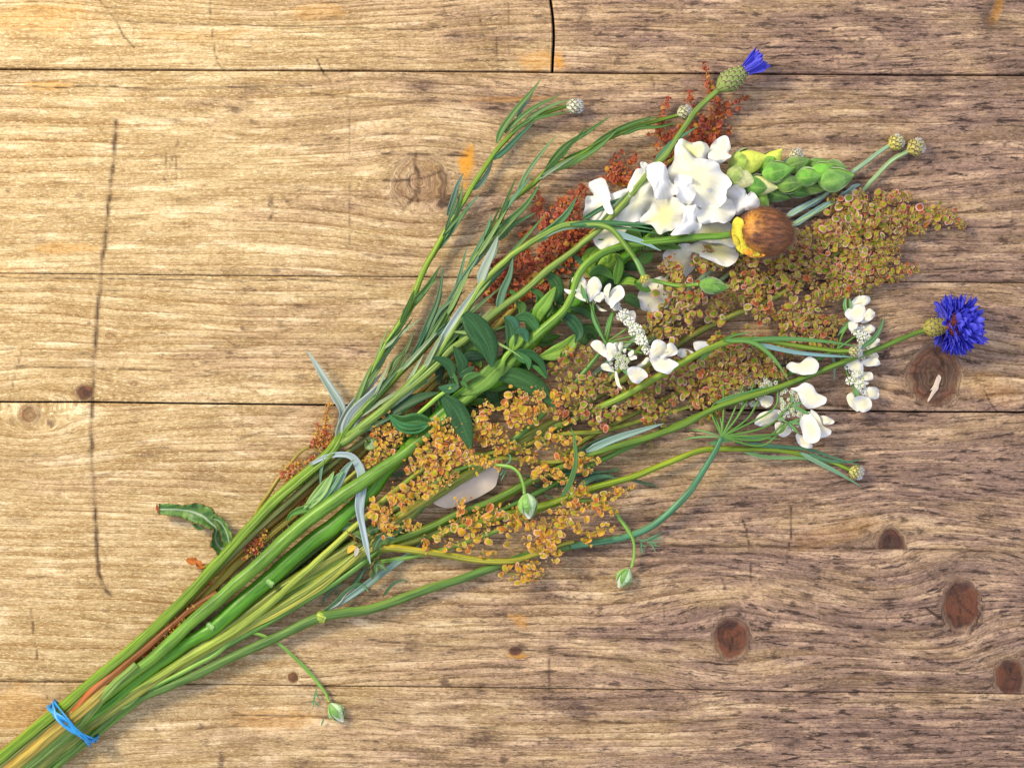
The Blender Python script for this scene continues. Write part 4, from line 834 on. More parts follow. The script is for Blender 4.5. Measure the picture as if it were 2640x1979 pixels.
LV = [  # path(region), width, colour, z start/end, extra
    ('i', [(650, 690), (770, 830), (860, 980), (893, 1150)], 64, G_LEAF, 104, 112, {}), ('d', [(1465, 735), (1570, 850), (1650, 1010), (1703, 1180)], 56, G_LEAF, 100, 104, {}),
    ('d', [(1365, 962), (1250, 950), (1120, 960), (1003, 890)], 44, (.045, .15, .035), 88, 96, dict(curl=.5)), ('d', [(1340, 975), (1230, 1010), (1100, 990), (1003, 890)], 26, (.05, .20, .06), 98, 104, dict(fold=.8)),
    ('i', [(985, 1090), (900, 1190), (780, 1300), (625, 1385)], 50, (.11, .24, .03), 94, 92, {}), ('i', [(930, 1215), (1090, 1230), (1280, 1330), (1430, 1490)], 54, (.03, .10, .02), 84, 78, {}),
    ('i', [(1270, 780), (1290, 680), (1350, 600), (1437, 460)], 36, (.12, .27, .025), 84, 104, {}), ('i', [(1480, 690), (1590, 760), (1640, 860), (1600, 940)], 34, (.02, .08, .025), 92, 100, dict(fold=.6)),
    ('i', [(1610, 880), (1530, 980), (1420, 1030), (1280, 1070)], 42, (.15, .30, .03), 84, 74, dict(fold=.5)), ('i', [(550, 1245), (540, 1150), (470, 1090), (380, 1068)], 27, G_LEAF, 102, 108, {}),
    ('i', [(610, 1210), (640, 1130), (610, 1050), (560, 968)], 30, G_LEAF, 100, 112, {}), ('i', [(610, 1300), (540, 1330), (480, 1330), (427, 1318)], 26, (.03, .11, .04), 104, 104, {}), ('i', [(610, 1230), (650, 1210), (700, 1170), (742, 1145)], 18, G_LEAF, 104, 110, {}),
    ('i', [(640, 1290), (680, 1240), (740, 1215), (800, 1205)], 20, (.06, .17, .03), 104, 106, {}), ('i', [(620, 1270), (650, 1290), (680, 1320)], 14, (.05, .16, .03), 108, 108, {}), ('i', [(600, 1300), (580, 1250), (560, 1190)], 10, (.05, .17, .03), 108, 112, {}),
    ('i', [(1040, 1010), (1060, 900), (1040, 790), (995, 718)], 30, (.03, .10, .03), 90, 104, dict(fold=.5)), ('i', [(1120, 840), (1080, 760), (1040, 730), (995, 718)], 20, (.035, .13, .06), 104, 110, {}),
    ('i', [(1080, 740), (1180, 720), (1260, 800), (1303, 892)], 30, (.035, .13, .03), 98, 96, {}), ('i', [(1190, 930), (1170, 860), (1130, 840), (1078, 860)], 22, (.03, .12, .05), 104, 112, {}), ('i', [(1060, 1010), (1090, 940), (1140, 880), (1200, 860)], 34, (.15, .30, .03), 96, 100, {}),
    ('i', [(1060, 1020), (1200, 1030), (1300, 1100), (1362, 1243)], 22, (.02, .09, .02), 104, 92, {}), ('i', [(1080, 1020), (1150, 1070), (1200, 1100), (1207, 1172)], 24, (.05, .17, .04), 106, 100, {}), ('i', [(1230, 1130), (1290, 1170), (1352, 1245)], 12, (.05, .18, .03), 94, 90, {}),
    ('i', [(650, 760), (530, 900), (450, 1080), (440, 1300)], 46, (.014, .045, .014), 60, 60, {}), ('i', [(640, 760), (680, 900), (760, 1080), (800, 1150)], 50, (.06, .15, .015), 66, 70, {}), ('i', [(640, 1080), (720, 1050), (850, 1060)], 30, (.014, .05, .02), 76, 72, {}),
    ('i', [(1345, 350), (1420, 400), (1460, 500), (1430, 600)], 34, (.03, .10, .02), 84, 78, {}), ('i', [(1225, 480), (1300, 540), (1280, 640), (1170, 720)], 22, (.04, .13, .02), 86, 84, dict(fold=.7)), ('i', [(1100, 590), (1150, 640), (1130, 720)], 24, (.05, .14, .02), 80, 78, {}),
    ('i', [(1030, 495), (1080, 520), (1110, 570)], 14, (.05, .15, .02), 82, 82, {}), ('i', [(1580, 185), (1640, 240), (1690, 330)], 14, (.04, .13, .04), 80, 84, {}), ('i', [(1790, 130), (1730, 200), (1720, 300), (1760, 400)], 40, (.14, .28, .02), 80, 78, {}),
    ('i', [(1780, 70), (1840, 110), (1870, 170), (1880, 260)], 34, (.11, .24, .02), 88, 84, {}), ('i', [(1990, 200), (1930, 240), (1850, 300), (1790, 400)], 48, (.17, .33, .02), 84, 76, {}), ('i', [(1730, 370), (1800, 320), (1880, 350), (1930, 395)], 30, (.05, .15, .02), 88, 90, {}),
    ('j', [(625, 440), (640, 350), (655, 260), (620, 180)], 26, (.07, .18, .015), 92, 100, {}), ('j', [(780, 420), (830, 440), (880, 480), (925, 498)], 26, (.06, .16, .02), 88, 84, {}), ('j', [(650, 440), (730, 410), (800, 430), (820, 440)], 20, (.18, .34, .03), 84, 86, dict(prof='both')),
    ('j', [(830, 120), (950, 90), (1060, 100), (1180, 135)], 34, (.07, .17, .02), 96, 94, {}), ('j', [(700, 40), (780, 20), (840, 50)], 40, (.09, .20, .02), 96, 92, {}), ('j', [(820, 240), (900, 200), (950, 170)], 34, (.06, .15, .015), 78, 76, {}), ('j', [(1090, 20), (980, 10), (900, 30)], 30, (.06, .15, .015), 98, 96, {}),
    ('i', [(900, 1480), (1000, 1380), (1100, 1340), (1180, 1400)], 56, (.03, .07, .008), 48, 44, {}), ('d', [(880, 960), (1060, 840), (1250, 750), (1430, 700)], 34, (.025, .085, .025), 66, 74, {}), ('i', [(1560, 640), (1680, 680), (1780, 760)], 20, (.03, .09, .02), 80, 74, {}),
    ('j', [(340, 960), (370, 850), (430, 860), (450, 920)], 44, (.04, .11, .015), 60, 60, {}), ('j', [(690, 560), (760, 570), (830, 640)], 30, (.04, .11, .02), 66, 62, {})]
for key, pts, wd, col, z0, z1, ex in LV:
    leaf_part(R, zz(Z(key, pts), z0, z1), wd, col, 'leaf', prof=ex.get('prof', 'leaf'), fold=ex.get('fold', .22), curl=ex.get('curl', -.12), thick=1.4, twist=random.uniform(-.25, .25), step=6)
rl = random.Random(11)
spn = spline([(p[0], p[1]) for p in ps[4:15]], 6.0)
for q in range(58):
    i_ = rl.randrange(10, len(spn) - 2); c0 = spn[i_]; t0 = spn[i_ - 1] - spn[i_]; t0 /= np.linalg.norm(t0) + 1e-9
    sgn = rl.choice((-1, 1)); a = sgn * rl.uniform(.25, 1.1); d = np.array([t0[0] * math.cos(a) - t0[1] * math.sin(a), t0[0] * math.sin(a) + t0[1] * math.cos(a)])
    nrm = np.array([-d[1], d[0]]); L_ = rl.uniform(60, 105); bend = rl.uniform(-22, 22); z0 = rl.uniform(22, 50); z1 = rl.uniform(20, 66)
    pts = [(c0[0], c0[1], z0), (c0[0] + d[0] * L_ * .5 + nrm[0] * bend * .5, c0[1] + d[1] * L_ * .5 + nrm[1] * bend * .5, (z0 + z1) / 2 + 6), (c0[0] + d[0] * L_ + nrm[0] * bend, c0[1] + d[1] * L_ + nrm[1] * bend, z1)]
    leaf_part(R, pts, rl.uniform(22, 38), rl.choice([(.020, .075, .012), (.035, .11, .014), (.06, .16, .015), (.025, .085, .02)]), 'leaf', prof='leaf', fold=rl.uniform(.1, .5), curl=-.1, twist=rl.uniform(-.6, .6), step=8)
stem_part(R, zz(Z('d', [(1240, 900), (1330, 820), (1420, 740), (1540, 660)]), 84, 100, 5, 6), (.18, .36, .04), .02, 5, 'side_shoot')
stem_part(R, zz(Z('i', [(930, 1180), (1000, 1060), (1060, 1000)]), 86, 100, 8, 6), (.18, .36, .04), .02, 5, 'side_shoot')
PW = (.84, .80, .50); PC = (.80, .74, .28); PWW = (.93, .93, .90)
PET = [  # outline, centre height, colour, bulge, ruffle, tilt
    ([(990, 1510), (1060, 1470), (1200, 1455), (1290, 1490), (1310, 1560), (1300, 1680), (1180, 1650), (1060, 1640), (960, 1590)], 62, PC, 8, 2, (0, 0)),
    ([(1050, 1610), (1160, 1590), (1300, 1640), (1340, 1760), (1250, 1850), (1100, 1800), (960, 1740), (880, 1700)], 54, PC, 8, 3, (0, 0)),
    ([(700, 1730), (860, 1650), (1000, 1700), (960, 1860), (850, 1960), (740, 1900)], 46, (.78, .74, .5), 8, 3, (0, 0)),
    ([(480, 2080), (600, 1960), (700, 1940), (780, 2040), (740, 2180), (600, 2240), (500, 2200)], 40, (.80, .77, .55), 8, 3, (0, 0)),
    ([(810, 800), (855, 755), (930, 790), (1000, 778), (1070, 800), (1092, 860), (1065, 925), (980, 960), (900, 930), (830, 880)], 82, (.86, .86, .36), 9, 4, (0, 0)),
    ([(1085, 850), (1130, 780), (1205, 728), (1252, 752), (1272, 830), (1252, 880), (1275, 903), (1200, 960), (1150, 968), (1085, 925)], 84, (.88, .86, .52), 9, 3, (0, 0)),
    ([(440, 1070), (500, 1010), (500, 955), (540, 955), (580, 985), (590, 1040), (500, 1110)], 84, PWW, 6, 3, (0, 0)),
    ([(1232, 1225), (1285, 1160), (1340, 1150), (1395, 1190), (1420, 1240), (1450, 1203), (1500, 1250), (1522, 1320), (1490, 1360), (1400, 1370), (1330, 1410), (1290, 1340)], 76, (.88, .90, .90), 7, 3, (.0, 0)),
    ([(790, 900), (810, 790), (880, 830), (960, 920), (1020, 925), (1100, 935), (1170, 970), (1190, 1030), (1250, 1080), (1285, 1140), (1240, 1200), (1230, 1290), (1150, 1350), (1000, 1340), (900, 1230), (800, 1170), (735, 1130), (725, 1030), (780, 960)], 96, PW, 16, 4, (0, 0)),
    ([(960, 1270), (1050, 1200), (1150, 1180), (1240, 1250), (1300, 1320), (1318, 1370), (1290, 1430), (1225, 1478), (1150, 1465), (1060, 1482), (1000, 1470), (975, 1380)], 92, (.92, .90, .68), 13, 5, (0, 0)),
    ([(60, 1140), (110, 1105), (190, 1093), (222, 1160), (240, 1222), (320, 1200), (395, 1185), (420, 1280), (400, 1400), (300, 1450), (150, 1465), (60, 1440), (12, 1412), (30, 1330), (35, 1250), (100, 1240), (70, 1190)], 84, (.93, .88, .74), 12, 5, (0, 0)),
    ([(390, 1170), (430, 1080), (480, 1010), (560, 1045), (610, 1160), (640, 1260), (590, 1370), (540, 1440), (440, 1472), (330, 1470), (280, 1430), (380, 1330), (400, 1250)], 92, (.88, .85, .55), 13, 4, (0, 0)),
    ([(90, 1600), (130, 1500), (280, 1450), (420, 1470), (380, 1600), (280, 1660), (160, 1700)], 80, (.84, .79, .5), 6, 2, (0, 0)),
    ([(470, 1465), (560, 1380), (620, 1290), (720, 1250), (820, 1260), (880, 1320), (880, 1400), (855, 1470), (790, 1530), (720, 1550), (660, 1575), (600, 1500), (540, 1485)], 100, PC, 12, 3, (0, 0)),
    ([(150, 1170), (200, 1150), (240, 1220), (245, 1300), (270, 1380), (230, 1400), (180, 1330), (155, 1260)], 102, PWW, 6, 2, (0, 0)),
    ([(550, 1040), (570, 980), (640, 952), (700, 965), (730, 1020), (750, 1110), (795, 1160), (800, 1230), (700, 1275), (630, 1262), (600, 1170), (560, 1100)], 112, PWW, 12, 4, (0, 0)),
    ([(870, 1300), (930, 1290), (990, 1340), (1005, 1420), (1022, 1500), (960, 1562), (880, 1575), (765, 1578), (800, 1520), (860, 1450)], 112, PWW, 10, 5, (0, 0)),
    ([(788, 1150), (800, 1090), (850, 1058), (935, 1080), (945, 1130), (978, 1180), (970, 1240), (925, 1315), (860, 1310), (820, 1270), (790, 1200)], 118, PWW, 10, 5, (0, 0))]
for o_, z_, col_, bu_, ru_, ti_ in PET:
    mb = MB(); sheet(mb, Z('g', o_), 60 + (z_ - 60) * 1.25 if z_ > 60 else z_, bu_ * .55, ru_ * 2.1, (random.uniform(-.26, .26), random.uniform(-.26, .26)), .8, 10, k=4, per=7, jag=1.6, fold=1.3); mb.build('petal', 'petal', R, col_)
BUDS = [  # h-zoom centre, angle(deg), length, width, z, colour, open tip
    ((530, 545), 12, 210, 95, 30, (.05, .13, .012), 0), ((345, 560), 20, 220, 135, 32, (.05, .14, .012), 0), ((660, 515), 8, 190, 90, 36, (.09, .22, .02), 0), ((215, 620), 40, 140, 120, 44, (.26, .38, .06), 0), ((690, 298), -10, 170, 80, 36, (.10, .24, .03), 0),
    ((500, 235), -5, 60, 40, 28, (.3, .4, .1), 0), ((300, 275), -48, 235, 145, 46, (.12, .28, .025), 1), ((520, 310), -20, 210, 125, 50, (.12, .28, .03), 0), ((105, 290), -15, 315, 205, 56, (.22, .38, .06), 2), ((850, 325), 10, 170, 90, 44, (.12, .27, .03), 0),
    ((745, 350), -8, 210, 110, 52, (.15, .31, .03), 0), ((205, 495), 6, 275, 165, 56, (.10, .25, .025), 3), ((470, 480), -6, 230, 135, 58, (.10, .24, .02), 0), ((620, 412), -4, 220, 140, 60, (.13, .29, .03), 0), ((850, 430), -10, 280, 185, 50, (.14, .31, .035), 0),
    ((358, 370), -12, 250, 160, 68, (.11, .27, .028), 0), ((40, 430), 20, 240, 185, 74, (.30, .42, .08), 4)]
PR = (.30, .80, 1, .95, .76, .42, .05)
for (c_, an, L_, w_, z_, col_, op) in BUDS:
    cx, cy = Z('h', [c_])[0]; an = math.radians(an); L_ *= .345; w_ *= .36
    inner = (.62, .70, .10) if op in (1, 2) else (.80, .80, .35) if op in (3, 4) else tuple(min(1, q * 1.25) for q in col_)
    mb = MB(); bud(mb, (cx, cy, z_), an, L_ * .98, w_ * .9, .1, PR, 14); b = mb.build('bud', 'plain', R, inner)
    spans = [(math.pi * .5, 1.15), (math.pi * 1.12, .95), (-.12 * math.pi, .95), (math.pi * 1.55, 1.0)]
    for q, (ph_, aw_) in enumerate(spans):
        t1 = (1.0, .97, .95, .96)[q] if not op else (.55, .66, .5, .7)[(q + op) % 4]
        mb = MB(); scale_patch(mb, (cx, cy, z_), an, L_, w_, .1, ph_ + random.uniform(-.2, .2), .0, t1, aw_, 1.05 - .02 * q, .0 if not op else .06, PR, 9, 9, .8)
        st_ = mb.T[-1]; st_[:, 0] = np.tile(np.tile(np.linspace(-1, 1, 9), 9), 2)
        mb.build('sepal', 'sepal', b, tuple(v * random.uniform(.8, 1.5) for v in col_))
# loose green bud among the sorrel
mb = MB(); c_ = Z('j', [(1465, 455)])[0]; bud(mb, (c_[0], c_[1], 98), .15, 76, 40, 0, PR, 12); b = mb.build('bud', 'plain', R, (.14, .33, .05))
for q in range(4):
    mb = MB(); scale_patch(mb, (c_[0], c_[1], 98), .15, 78, 42, 0, q * 1.57 + .4, 0, (.95, .7, .8, .9)[q], 1.0, 1.06, .02, PR, 8, 7, .7); mb.build('sepal', 'sepal', b, (.12, .30, .04))
stem_part(R, zz(Z('j', [(1330, 440), (1150, 450), (950, 410), (800, 420)]), 92, 84, 5, 6), (.17, .34, .05), .02, 5, 'side_shoot')

# ---------------------------------------------------------------- poppy
R = thing('poppy', 'hairy brown poppy bud splitting yellow, on a curved bristly green stem', 'poppy', (1700, 620, 90))
pp = [(1896, 603, 112, 8.5), (1850, 608, 114, 9), (1792, 612, 114, 9), (1701, 621, 116, 9.5), (1611, 633, 118, 9.5), (1560, 650, 120, 9.5), (1515, 678, 122, 10), (1490, 712, 120, 10), (1474, 760, 114, 10), (1456, 796, 108, 10.5), (1428, 826, 100, 11), (1398, 850, 92, 11.5), (1350, 895, 80, 12), (1290, 960, 76, 12), (1200, 1030, 80, 13), (1120, 1105, 80, 13), (1047, 1165, 84, 14), (995, 1201, 86, 15),
      (928, 1245, 86, 17), (852, 1298, 84, 18), (762, 1366, 82, 18), (671, 1450, 80, 17.5), (581, 1528, 78, 17), (490, 1606, 76, 16), (400, 1690, 74, 15), (330, 1743, 72, 14)]
stem_part(R, pp + bundle(2, 68, 12), (.10, .235, .022), .05, 7)
Q = spline(pp, 9.0); T_, S_, U_ = frames(Q[:, :3]); mb = MB(); P0 = []; D0 = []
for q in range(520):
    i_ = int(random.random() ** 1.3 * (len(Q) - 1)); a = random.uniform(0, 6.28); v = S_[i_] * math.cos(a) + U_[i_] * math.sin(a)
    P0.append(Q[i_, :3] + v * Q[i_, 3]); D0.append(v + T_[i_] * random.uniform(-.5, .5))
hairs(mb, P0, D0, 13, .5); mb.build('hair', 'hair', R, (.30, .30, .10), kind='stuff')
cp = np.array([1974., 598., 108.]); ap = .12
mb = MB(); bud(mb, tuple(cp), ap, 146, 126, 0, (.25, .74, .95, 1, .93, .72, .2), 26); b = mb.build('bud', 'poppy', R, (.24, .085, .022))
mb = MB(); P0 = []; D0 = []; dd = np.array([math.cos(ap), math.sin(ap), 0])
for q in range(2400):
    v = rng.normal(size=3); v /= np.linalg.norm(v)
    if v[2] < -.4: continue
    fwd = v @ dd; sd_ = v - fwd * dd; r_ = np.interp((fwd + 1) / 2, np.linspace(0, 1, 7), (.25, .74, .95, 1, .93, .72, .2)) * 63
    sd_ /= np.linalg.norm(sd_) + 1e-9
    P0.append(cp + dd * fwd * 73 + sd_ * r_ * .99); D0.append(v * .8 + dd * .7)
hairs(mb, P0, D0, 14, .5); mb.build('hair', 'hair', b, (.24, .085, .025), kind='stuff')
for o_, z_, bu_, c_ in (([(1886, 596), (1890, 570), (1900, 560), (1914, 566), (1919, 585), (1913, 602), (1920, 625), (1936, 642), (1960, 655), (1945, 661), (1920, 656), (1902, 645), (1892, 625)], 138, 12, (.66, .58, .03)),
        ([(1908, 640), (1912, 622), (1922, 636), (1940, 648), (1972, 656), (1958, 664), (1930, 661)], 134, 9, (.84, .34, .02)), ([(1888, 612), (1896, 604), (1905, 622), (1908, 642), (1897, 636)], 140, 8, (.66, .55, .03))):
    mb = MB(); sheet(mb, o_, z_ - 4, bu_ * .6, 5.0, (.1, -.1), 1.0, 7, k=6, per=6, jag=1.5); mb.build('petal', 'hair', R, c_)
mb = MB(); bud(mb, (1893, 603, 112), ap + 3.14, 22, 34, 0, (.7, 1, .95, .6), 12); mb.build('collar', 'hair', R, (.22, .10, .03))

# ---------------------------------------------------------------- lace flowers
def floret_ball(mb, c, r, n=9):
    """a tiny lace flower floret: five notched petals round a green heart"""
    R_ = random.random() * 6.28
    for q in range(5):
        a = R_ + q * 1.2566; p = [(c[0] + math.cos(a + s_) * r * l_, c[1] + math.sin(a + s_) * r * l_) for s_, l_ in ((-.5, .3), (-.45, .95), (0, .8), (.45, .95), (.5, .3))]
        sheet(mb, p, c[2] + random.uniform(-1, 1), 1.2, .6, (0, 0), .5, 2, per=1)
def lace(root, key, petals, florets, z, hub=None, rays=(), bracts=()):
    for o_ in petals:
        zc = z
        if isinstance(o_, tuple): o_, zc = o_
        O2 = Z(key, o_); mb = MB(); sheet(mb, O2, zc + random.uniform(-2, 2), random.uniform(.5, 3), 4.2, (random.uniform(-.34, .34), random.uniform(-.34, .34)), .6, 8, k=3, per=6, jag=.9); mb.build('petal', 'petal', root, (.84, .78, .50))
    if florets:
        mb = MB(); mg = MB()
        for (x, y, r, zf) in florets:
            (sx, sy), = Z(key, [(x, y)])
            floret_ball(mb, (sx, sy, zf), r)
            if random.random() < .55: bud(mg, (sx + random.uniform(-3, 3), sy + random.uniform(-3, 3), zf + 1), random.random() * 6, 5, 5, 0, (.6, 1, .6), 6)
        mb.build('floret', 'petal', root, (.80, .84, .62), kind='stuff')
        if mg.n: mg.build('floret_bud', 'plain', root, (.42, .55, .18), kind='stuff')
    for r_ in rays:
        mb = MB(); tube(mb, r_, sides=7, step=8); mb.build('ray', 'stem', root, (.085, .22, .035))
    for pts, wd in bracts:
        leaf_part(root, pts, wd, (.12, .32, .07), name='bract', prof='both', fold=.4)
def along(pts, n, spread, r0, r1, z0, z1):
    Q_ = spline(pts, 4.0); out = []
    for q in range(n):
        f = random.random(); p = Q_[int(f * (len(Q_) - 1))]
        out.append((p[0] + random.gauss(0, spread), p[1] + random.gauss(0, spread), random.uniform(r0, r1) * random.choice((1, 1, 1.5)), random.uniform(z0, z1)))
    return out
def disc(cx, cy, rad, n, r0, r1, z0, z1):
    out = []
    for q in range(n):
        a = random.uniform(0, 6.28); rr = rad * math.sqrt(random.random()); out.append((cx + math.cos(a) * rr, cy + math.sin(a) * rr, random.uniform(r0, r1), random.uniform(z0, z1) - 4 * rr / rad))
    return out
R = thing('lace_flower', 'white lace flower umbel in the middle of the bouquet, seen face on', 'lace flower', (1560, 885, 90), GRP_LF)
hub = Z('j', [(540, 940)])[0]; H3 = (hub[0], hub[1], 84, 4.5)
def ray(key, to, z=110, via=None, r=2.5, h=H3):
    e, = Z(key, [to]); m = Z(key, [via])[0] if via else ((h[0] + e[0]) / 2, (h[1] + e[1]) / 2)
    return [(h[0], h[1], h[2], r * 1.2), (m[0], m[1], (h[2] + z) / 2 + 3, r), (e[0], e[1], z, r)]
lace(R, 'j', [
    [(245, 400), (300, 358), (350, 385), (375, 440), (370, 520), (380, 590), (330, 555), (270, 480)], [(380, 430), (430, 375), (480, 400), (502, 450), (490, 500), (440, 545), (400, 590), (378, 520)], [(180, 482), (240, 490), (320, 520), (365, 585), (290, 560), (210, 525)], [(430, 565), (470, 512), (515, 512), (522, 560), (480, 592)],
    [(522, 480), (560, 433), (582, 450), (562, 540), (582, 620), (540, 595), (520, 540)], [(568, 520), (620, 460), (668, 450), (697, 510), (682, 560), (630, 595), (580, 645)], ([(450, 610), (500, 645), (550, 668), (490, 668)], 92), ([(720, 680), (780, 668), (792, 730), (750, 762), (718, 742)], 92),
    [(408, 960), (440, 918), (492, 930), (537, 980), (545, 1062), (480, 1032)], [(535, 985), (560, 938), (612, 960), (628, 1030), (592, 1072), (560, 1100), (535, 1050)], [(600, 950), (640, 943), (637, 1012), (610, 1012)], [(640, 965), (665, 932), (687, 950), (660, 1012)], [(730, 1022), (772, 1002), (772, 1042), (735, 1057)], [(735, 1062), (792, 1048), (802, 1077), (750, 1087)], [(680, 1002), (712, 988), (702, 1032)],
    [(497, 1130), (550, 1118), (612, 1188), (560, 1182), (508, 1170)], [(613, 1188), (637, 1200), (652, 1280), (677, 1332), (638, 1312), (618, 1260)], [(718, 1170), (770, 1143), (850, 1162), (897, 1220), (862, 1252), (810, 1290), (760, 1272), (728, 1220)],
    [(915, 1012), (940, 930), (990, 913), (1042, 940), (1073, 980), (1042, 1042), (970, 1073), (908, 1067)], [(1060, 960), (1100, 938), (1153, 1000), (1132, 1042), (1050, 1062), (1000, 1062), (1060, 1012)], [(908, 1078), (960, 1068), (1060, 1070), (1158, 1120), (1120, 1160), (1075, 1207), (1010, 1192), (960, 1172), (928, 1120)], [(888, 1062), (907, 1090), (850, 1142), (778, 1152), (840, 1110)]],
    along(Z('s', [(600, 610), (680, 690), (760, 800), (830, 880), (890, 1010)]), 60, 20, 6, 9, 102, 118) + disc(655, 1110, 85, 38, 4.5, 6, 112, 120) + disc(450, 560, 50, 8, 4, 6, 108, 116), 118, None,
    [ray('j', (400, 600), 110), ray('j', (425, 590), 112, (450, 760), 2.4), ray('j', (600, 680), 110, None, 4), ray('j', (715, 820)), ray('j', (780, 880)), ray('j', (815, 932)), ray('j', (850, 1030)), ray('j', (640, 1100), 106),
     [(hub[0], hub[1], 84, 5), (1530, 930, 76, 6), (1440, 1030, 60, 7), (1290, 1160, 44, 8), (1120, 1275, 36, 8), (950, 1440, 34, 8), (750, 1570, 34, 8), (500, 1710, 36, 8), (330, 1815, 36, 8)] + bundle(30, 34, 8)],
    [(zz(Z('j', [(385, 600), (350, 530), (325, 440)]), 118, 132), 12), (zz(Z('j', [(410, 640), (440, 760), (530, 940)]), 112, 100), 9), (zz(Z('j', [(600, 660), (560, 760), (530, 880)]), 104, 96), 8), (zz(Z('j', [(660, 1130), (700, 1180), (740, 1230)]), 112, 112), 10)])
R = thing('lace_flower', 'white lace flower on a long curved teal stem, umbel of drooping petals at lower right', 'lace flower', (1861, 1126, 50), GRP_LF)
HB = (1861, 1126, 66, 5)
rk = lambda to, via=None, z=60, r=2.6: ray('k', to, z, via, r, HB)
lace(R, 'k', [
    [(468, 652), (500, 618), (560, 625), (620, 583), (672, 600), (692, 640), (672, 692), (600, 707), (540, 697), (500, 680)], ([(498, 800), (540, 790), (600, 758), (650, 780), (682, 830), (743, 862), (737, 900), (690, 922), (630, 937), (580, 902), (548, 830)], 70),
    ([(638, 945), (690, 980), (720, 1050), (772, 1080), (772, 1110), (710, 1137), (680, 1092), (650, 1010)], 60), ([(563, 1020), (620, 958), (662, 1000), (702, 1080), (702, 1140), (660, 1172), (600, 1162), (578, 1090)], 70), ([(538, 1110), (580, 1120), (642, 1170), (642, 1207), (580, 1197), (543, 1160)], 50),
    ([(258, 1010), (290, 970), (370, 943), (432, 950), (410, 1000), (370, 1042), (310, 1057), (258, 1045)], 48), ([(393, 1040), (440, 1030), (492, 1060), (502, 1100), (450, 1132), (403, 1100)], 44), ([(700, 990), (750, 990), (797, 1020), (780, 1042), (720, 1042)], 58),
    ([(290, 870), (340, 848), (382, 860), (370, 912), (330, 932), (298, 910)], 42), ([(60, 840), (120, 800), (200, 830), (180, 880), (90, 870)], 34)],
    disc(500, 880, 85, 44, 4.5, 7, 54, 62) + disc(500, 1000, 85, 40, 4.5, 7, 54, 62) + disc(230, 800, 120, 46, 6, 10, 30, 42) + disc(360, 770, 60, 14, 5, 8, 34, 44), 72, None,
    [rk((500, 915), (330, 1060)), rk((480, 1030), (400, 1110), 62), rk((470, 1045), (300, 1190), 60), rk((455, 1040), (300, 1150), 60), rk((415, 820), (370, 950), 56), rk((280, 880), (200, 1010), 52), rk((250, 770), (160, 960), 50), rk((180, 770), (110, 960), 50), rk((210, 850), (130, 1000), 50), rk((40, 780), (40, 960), 50), rk((-20, 1000), (10, 1060), 56), rk((20, 1000), (30, 1060), 56), rk((130, 840), (-40, 930), 48),
     [(HB[0], HB[1], 66, 6), (1842, 1165, 60, 7.5), (1800, 1233, 50, 8.5), (1773, 1272, 42, 9), (1712, 1332, 32, 9.5), (1660, 1366, 26, 9.5), (1600, 1386, 22, 9.5), (1530, 1398, 20, 9.5), (1462, 1408, 18, 10), (1400, 1421, 17, 9)]],
    [(zz(Z('k', [(500, 910), (590, 955), (650, 980)]), 66, 64), 9), (zz(Z('k', [(500, 910), (510, 870), (490, 830)]), 66, 70), 7), (zz(Z('k', [(500, 910), (560, 900), (600, 890)]), 66, 66), 6), (zz(Z('k', [(480, 1030), (520, 1070), (555, 1110)]), 66, 60), 8), (zz(Z('k', [(480, 1030), (540, 1035), (590, 1050)]), 66, 64), 7), (zz(Z('k', [(480, 1030), (530, 1020), (570, 1005)]), 66, 64), 6), (zz(Z('k', [(480, 1030), (440, 1010), (430, 960)]), 66, 60), 6),
     (zz(Z('k', [(30, 1130), (-100, 1090), (-200, 1080)]), 60, 48), 5), (zz(Z('k', [(30, 1130), (-120, 1130), (-260, 1150)]), 60, 40), 5)])
bpy.data.objects[[o.name for o in COL.objects if o.name.startswith('ray')][-1]].color = (.06, .20, .10, 1)
stem_part(R, [(1470, 1407, 17.5, 9.5), (1462, 1408, 18, 10), (1380, 1425, 18, 10), (1282, 1459, 20, 10.5), (1200, 1487, 22, 10.5), (1101, 1519, 24, 11), (1020, 1548, 26, 11), (951, 1570, 28, 11.5), (890, 1578, 30, 11.5), (827, 1590, 30, 12.5), (760, 1618, 30, 11.5), (700, 1648, 30, 11.5), (600, 1692, 32, 11), (500, 1740, 34, 11), (420, 1775, 36, 10), (320, 1822, 38, 9)] + bundle(58, 36, 8), (.075, .17, .03), .12, 7)
mb = MB(); bud(mb, (827, 1590, 30), .4, 26, 31, 0, (.8, 1, 1, .8), 12); mb.build('node', 'stem', R, (.30, .42, .06))
R = thing('lace_flower', 'white lace flower seen side on, rightmost white petals beside the blue cornflower stem', 'lace flower', (2190, 960, 40), GRP_LF)
HC = (2160, 900, 26, 4.5); rc_ = lambda to, via=None, z=34: ray('k', to, z, via, 3, HC)
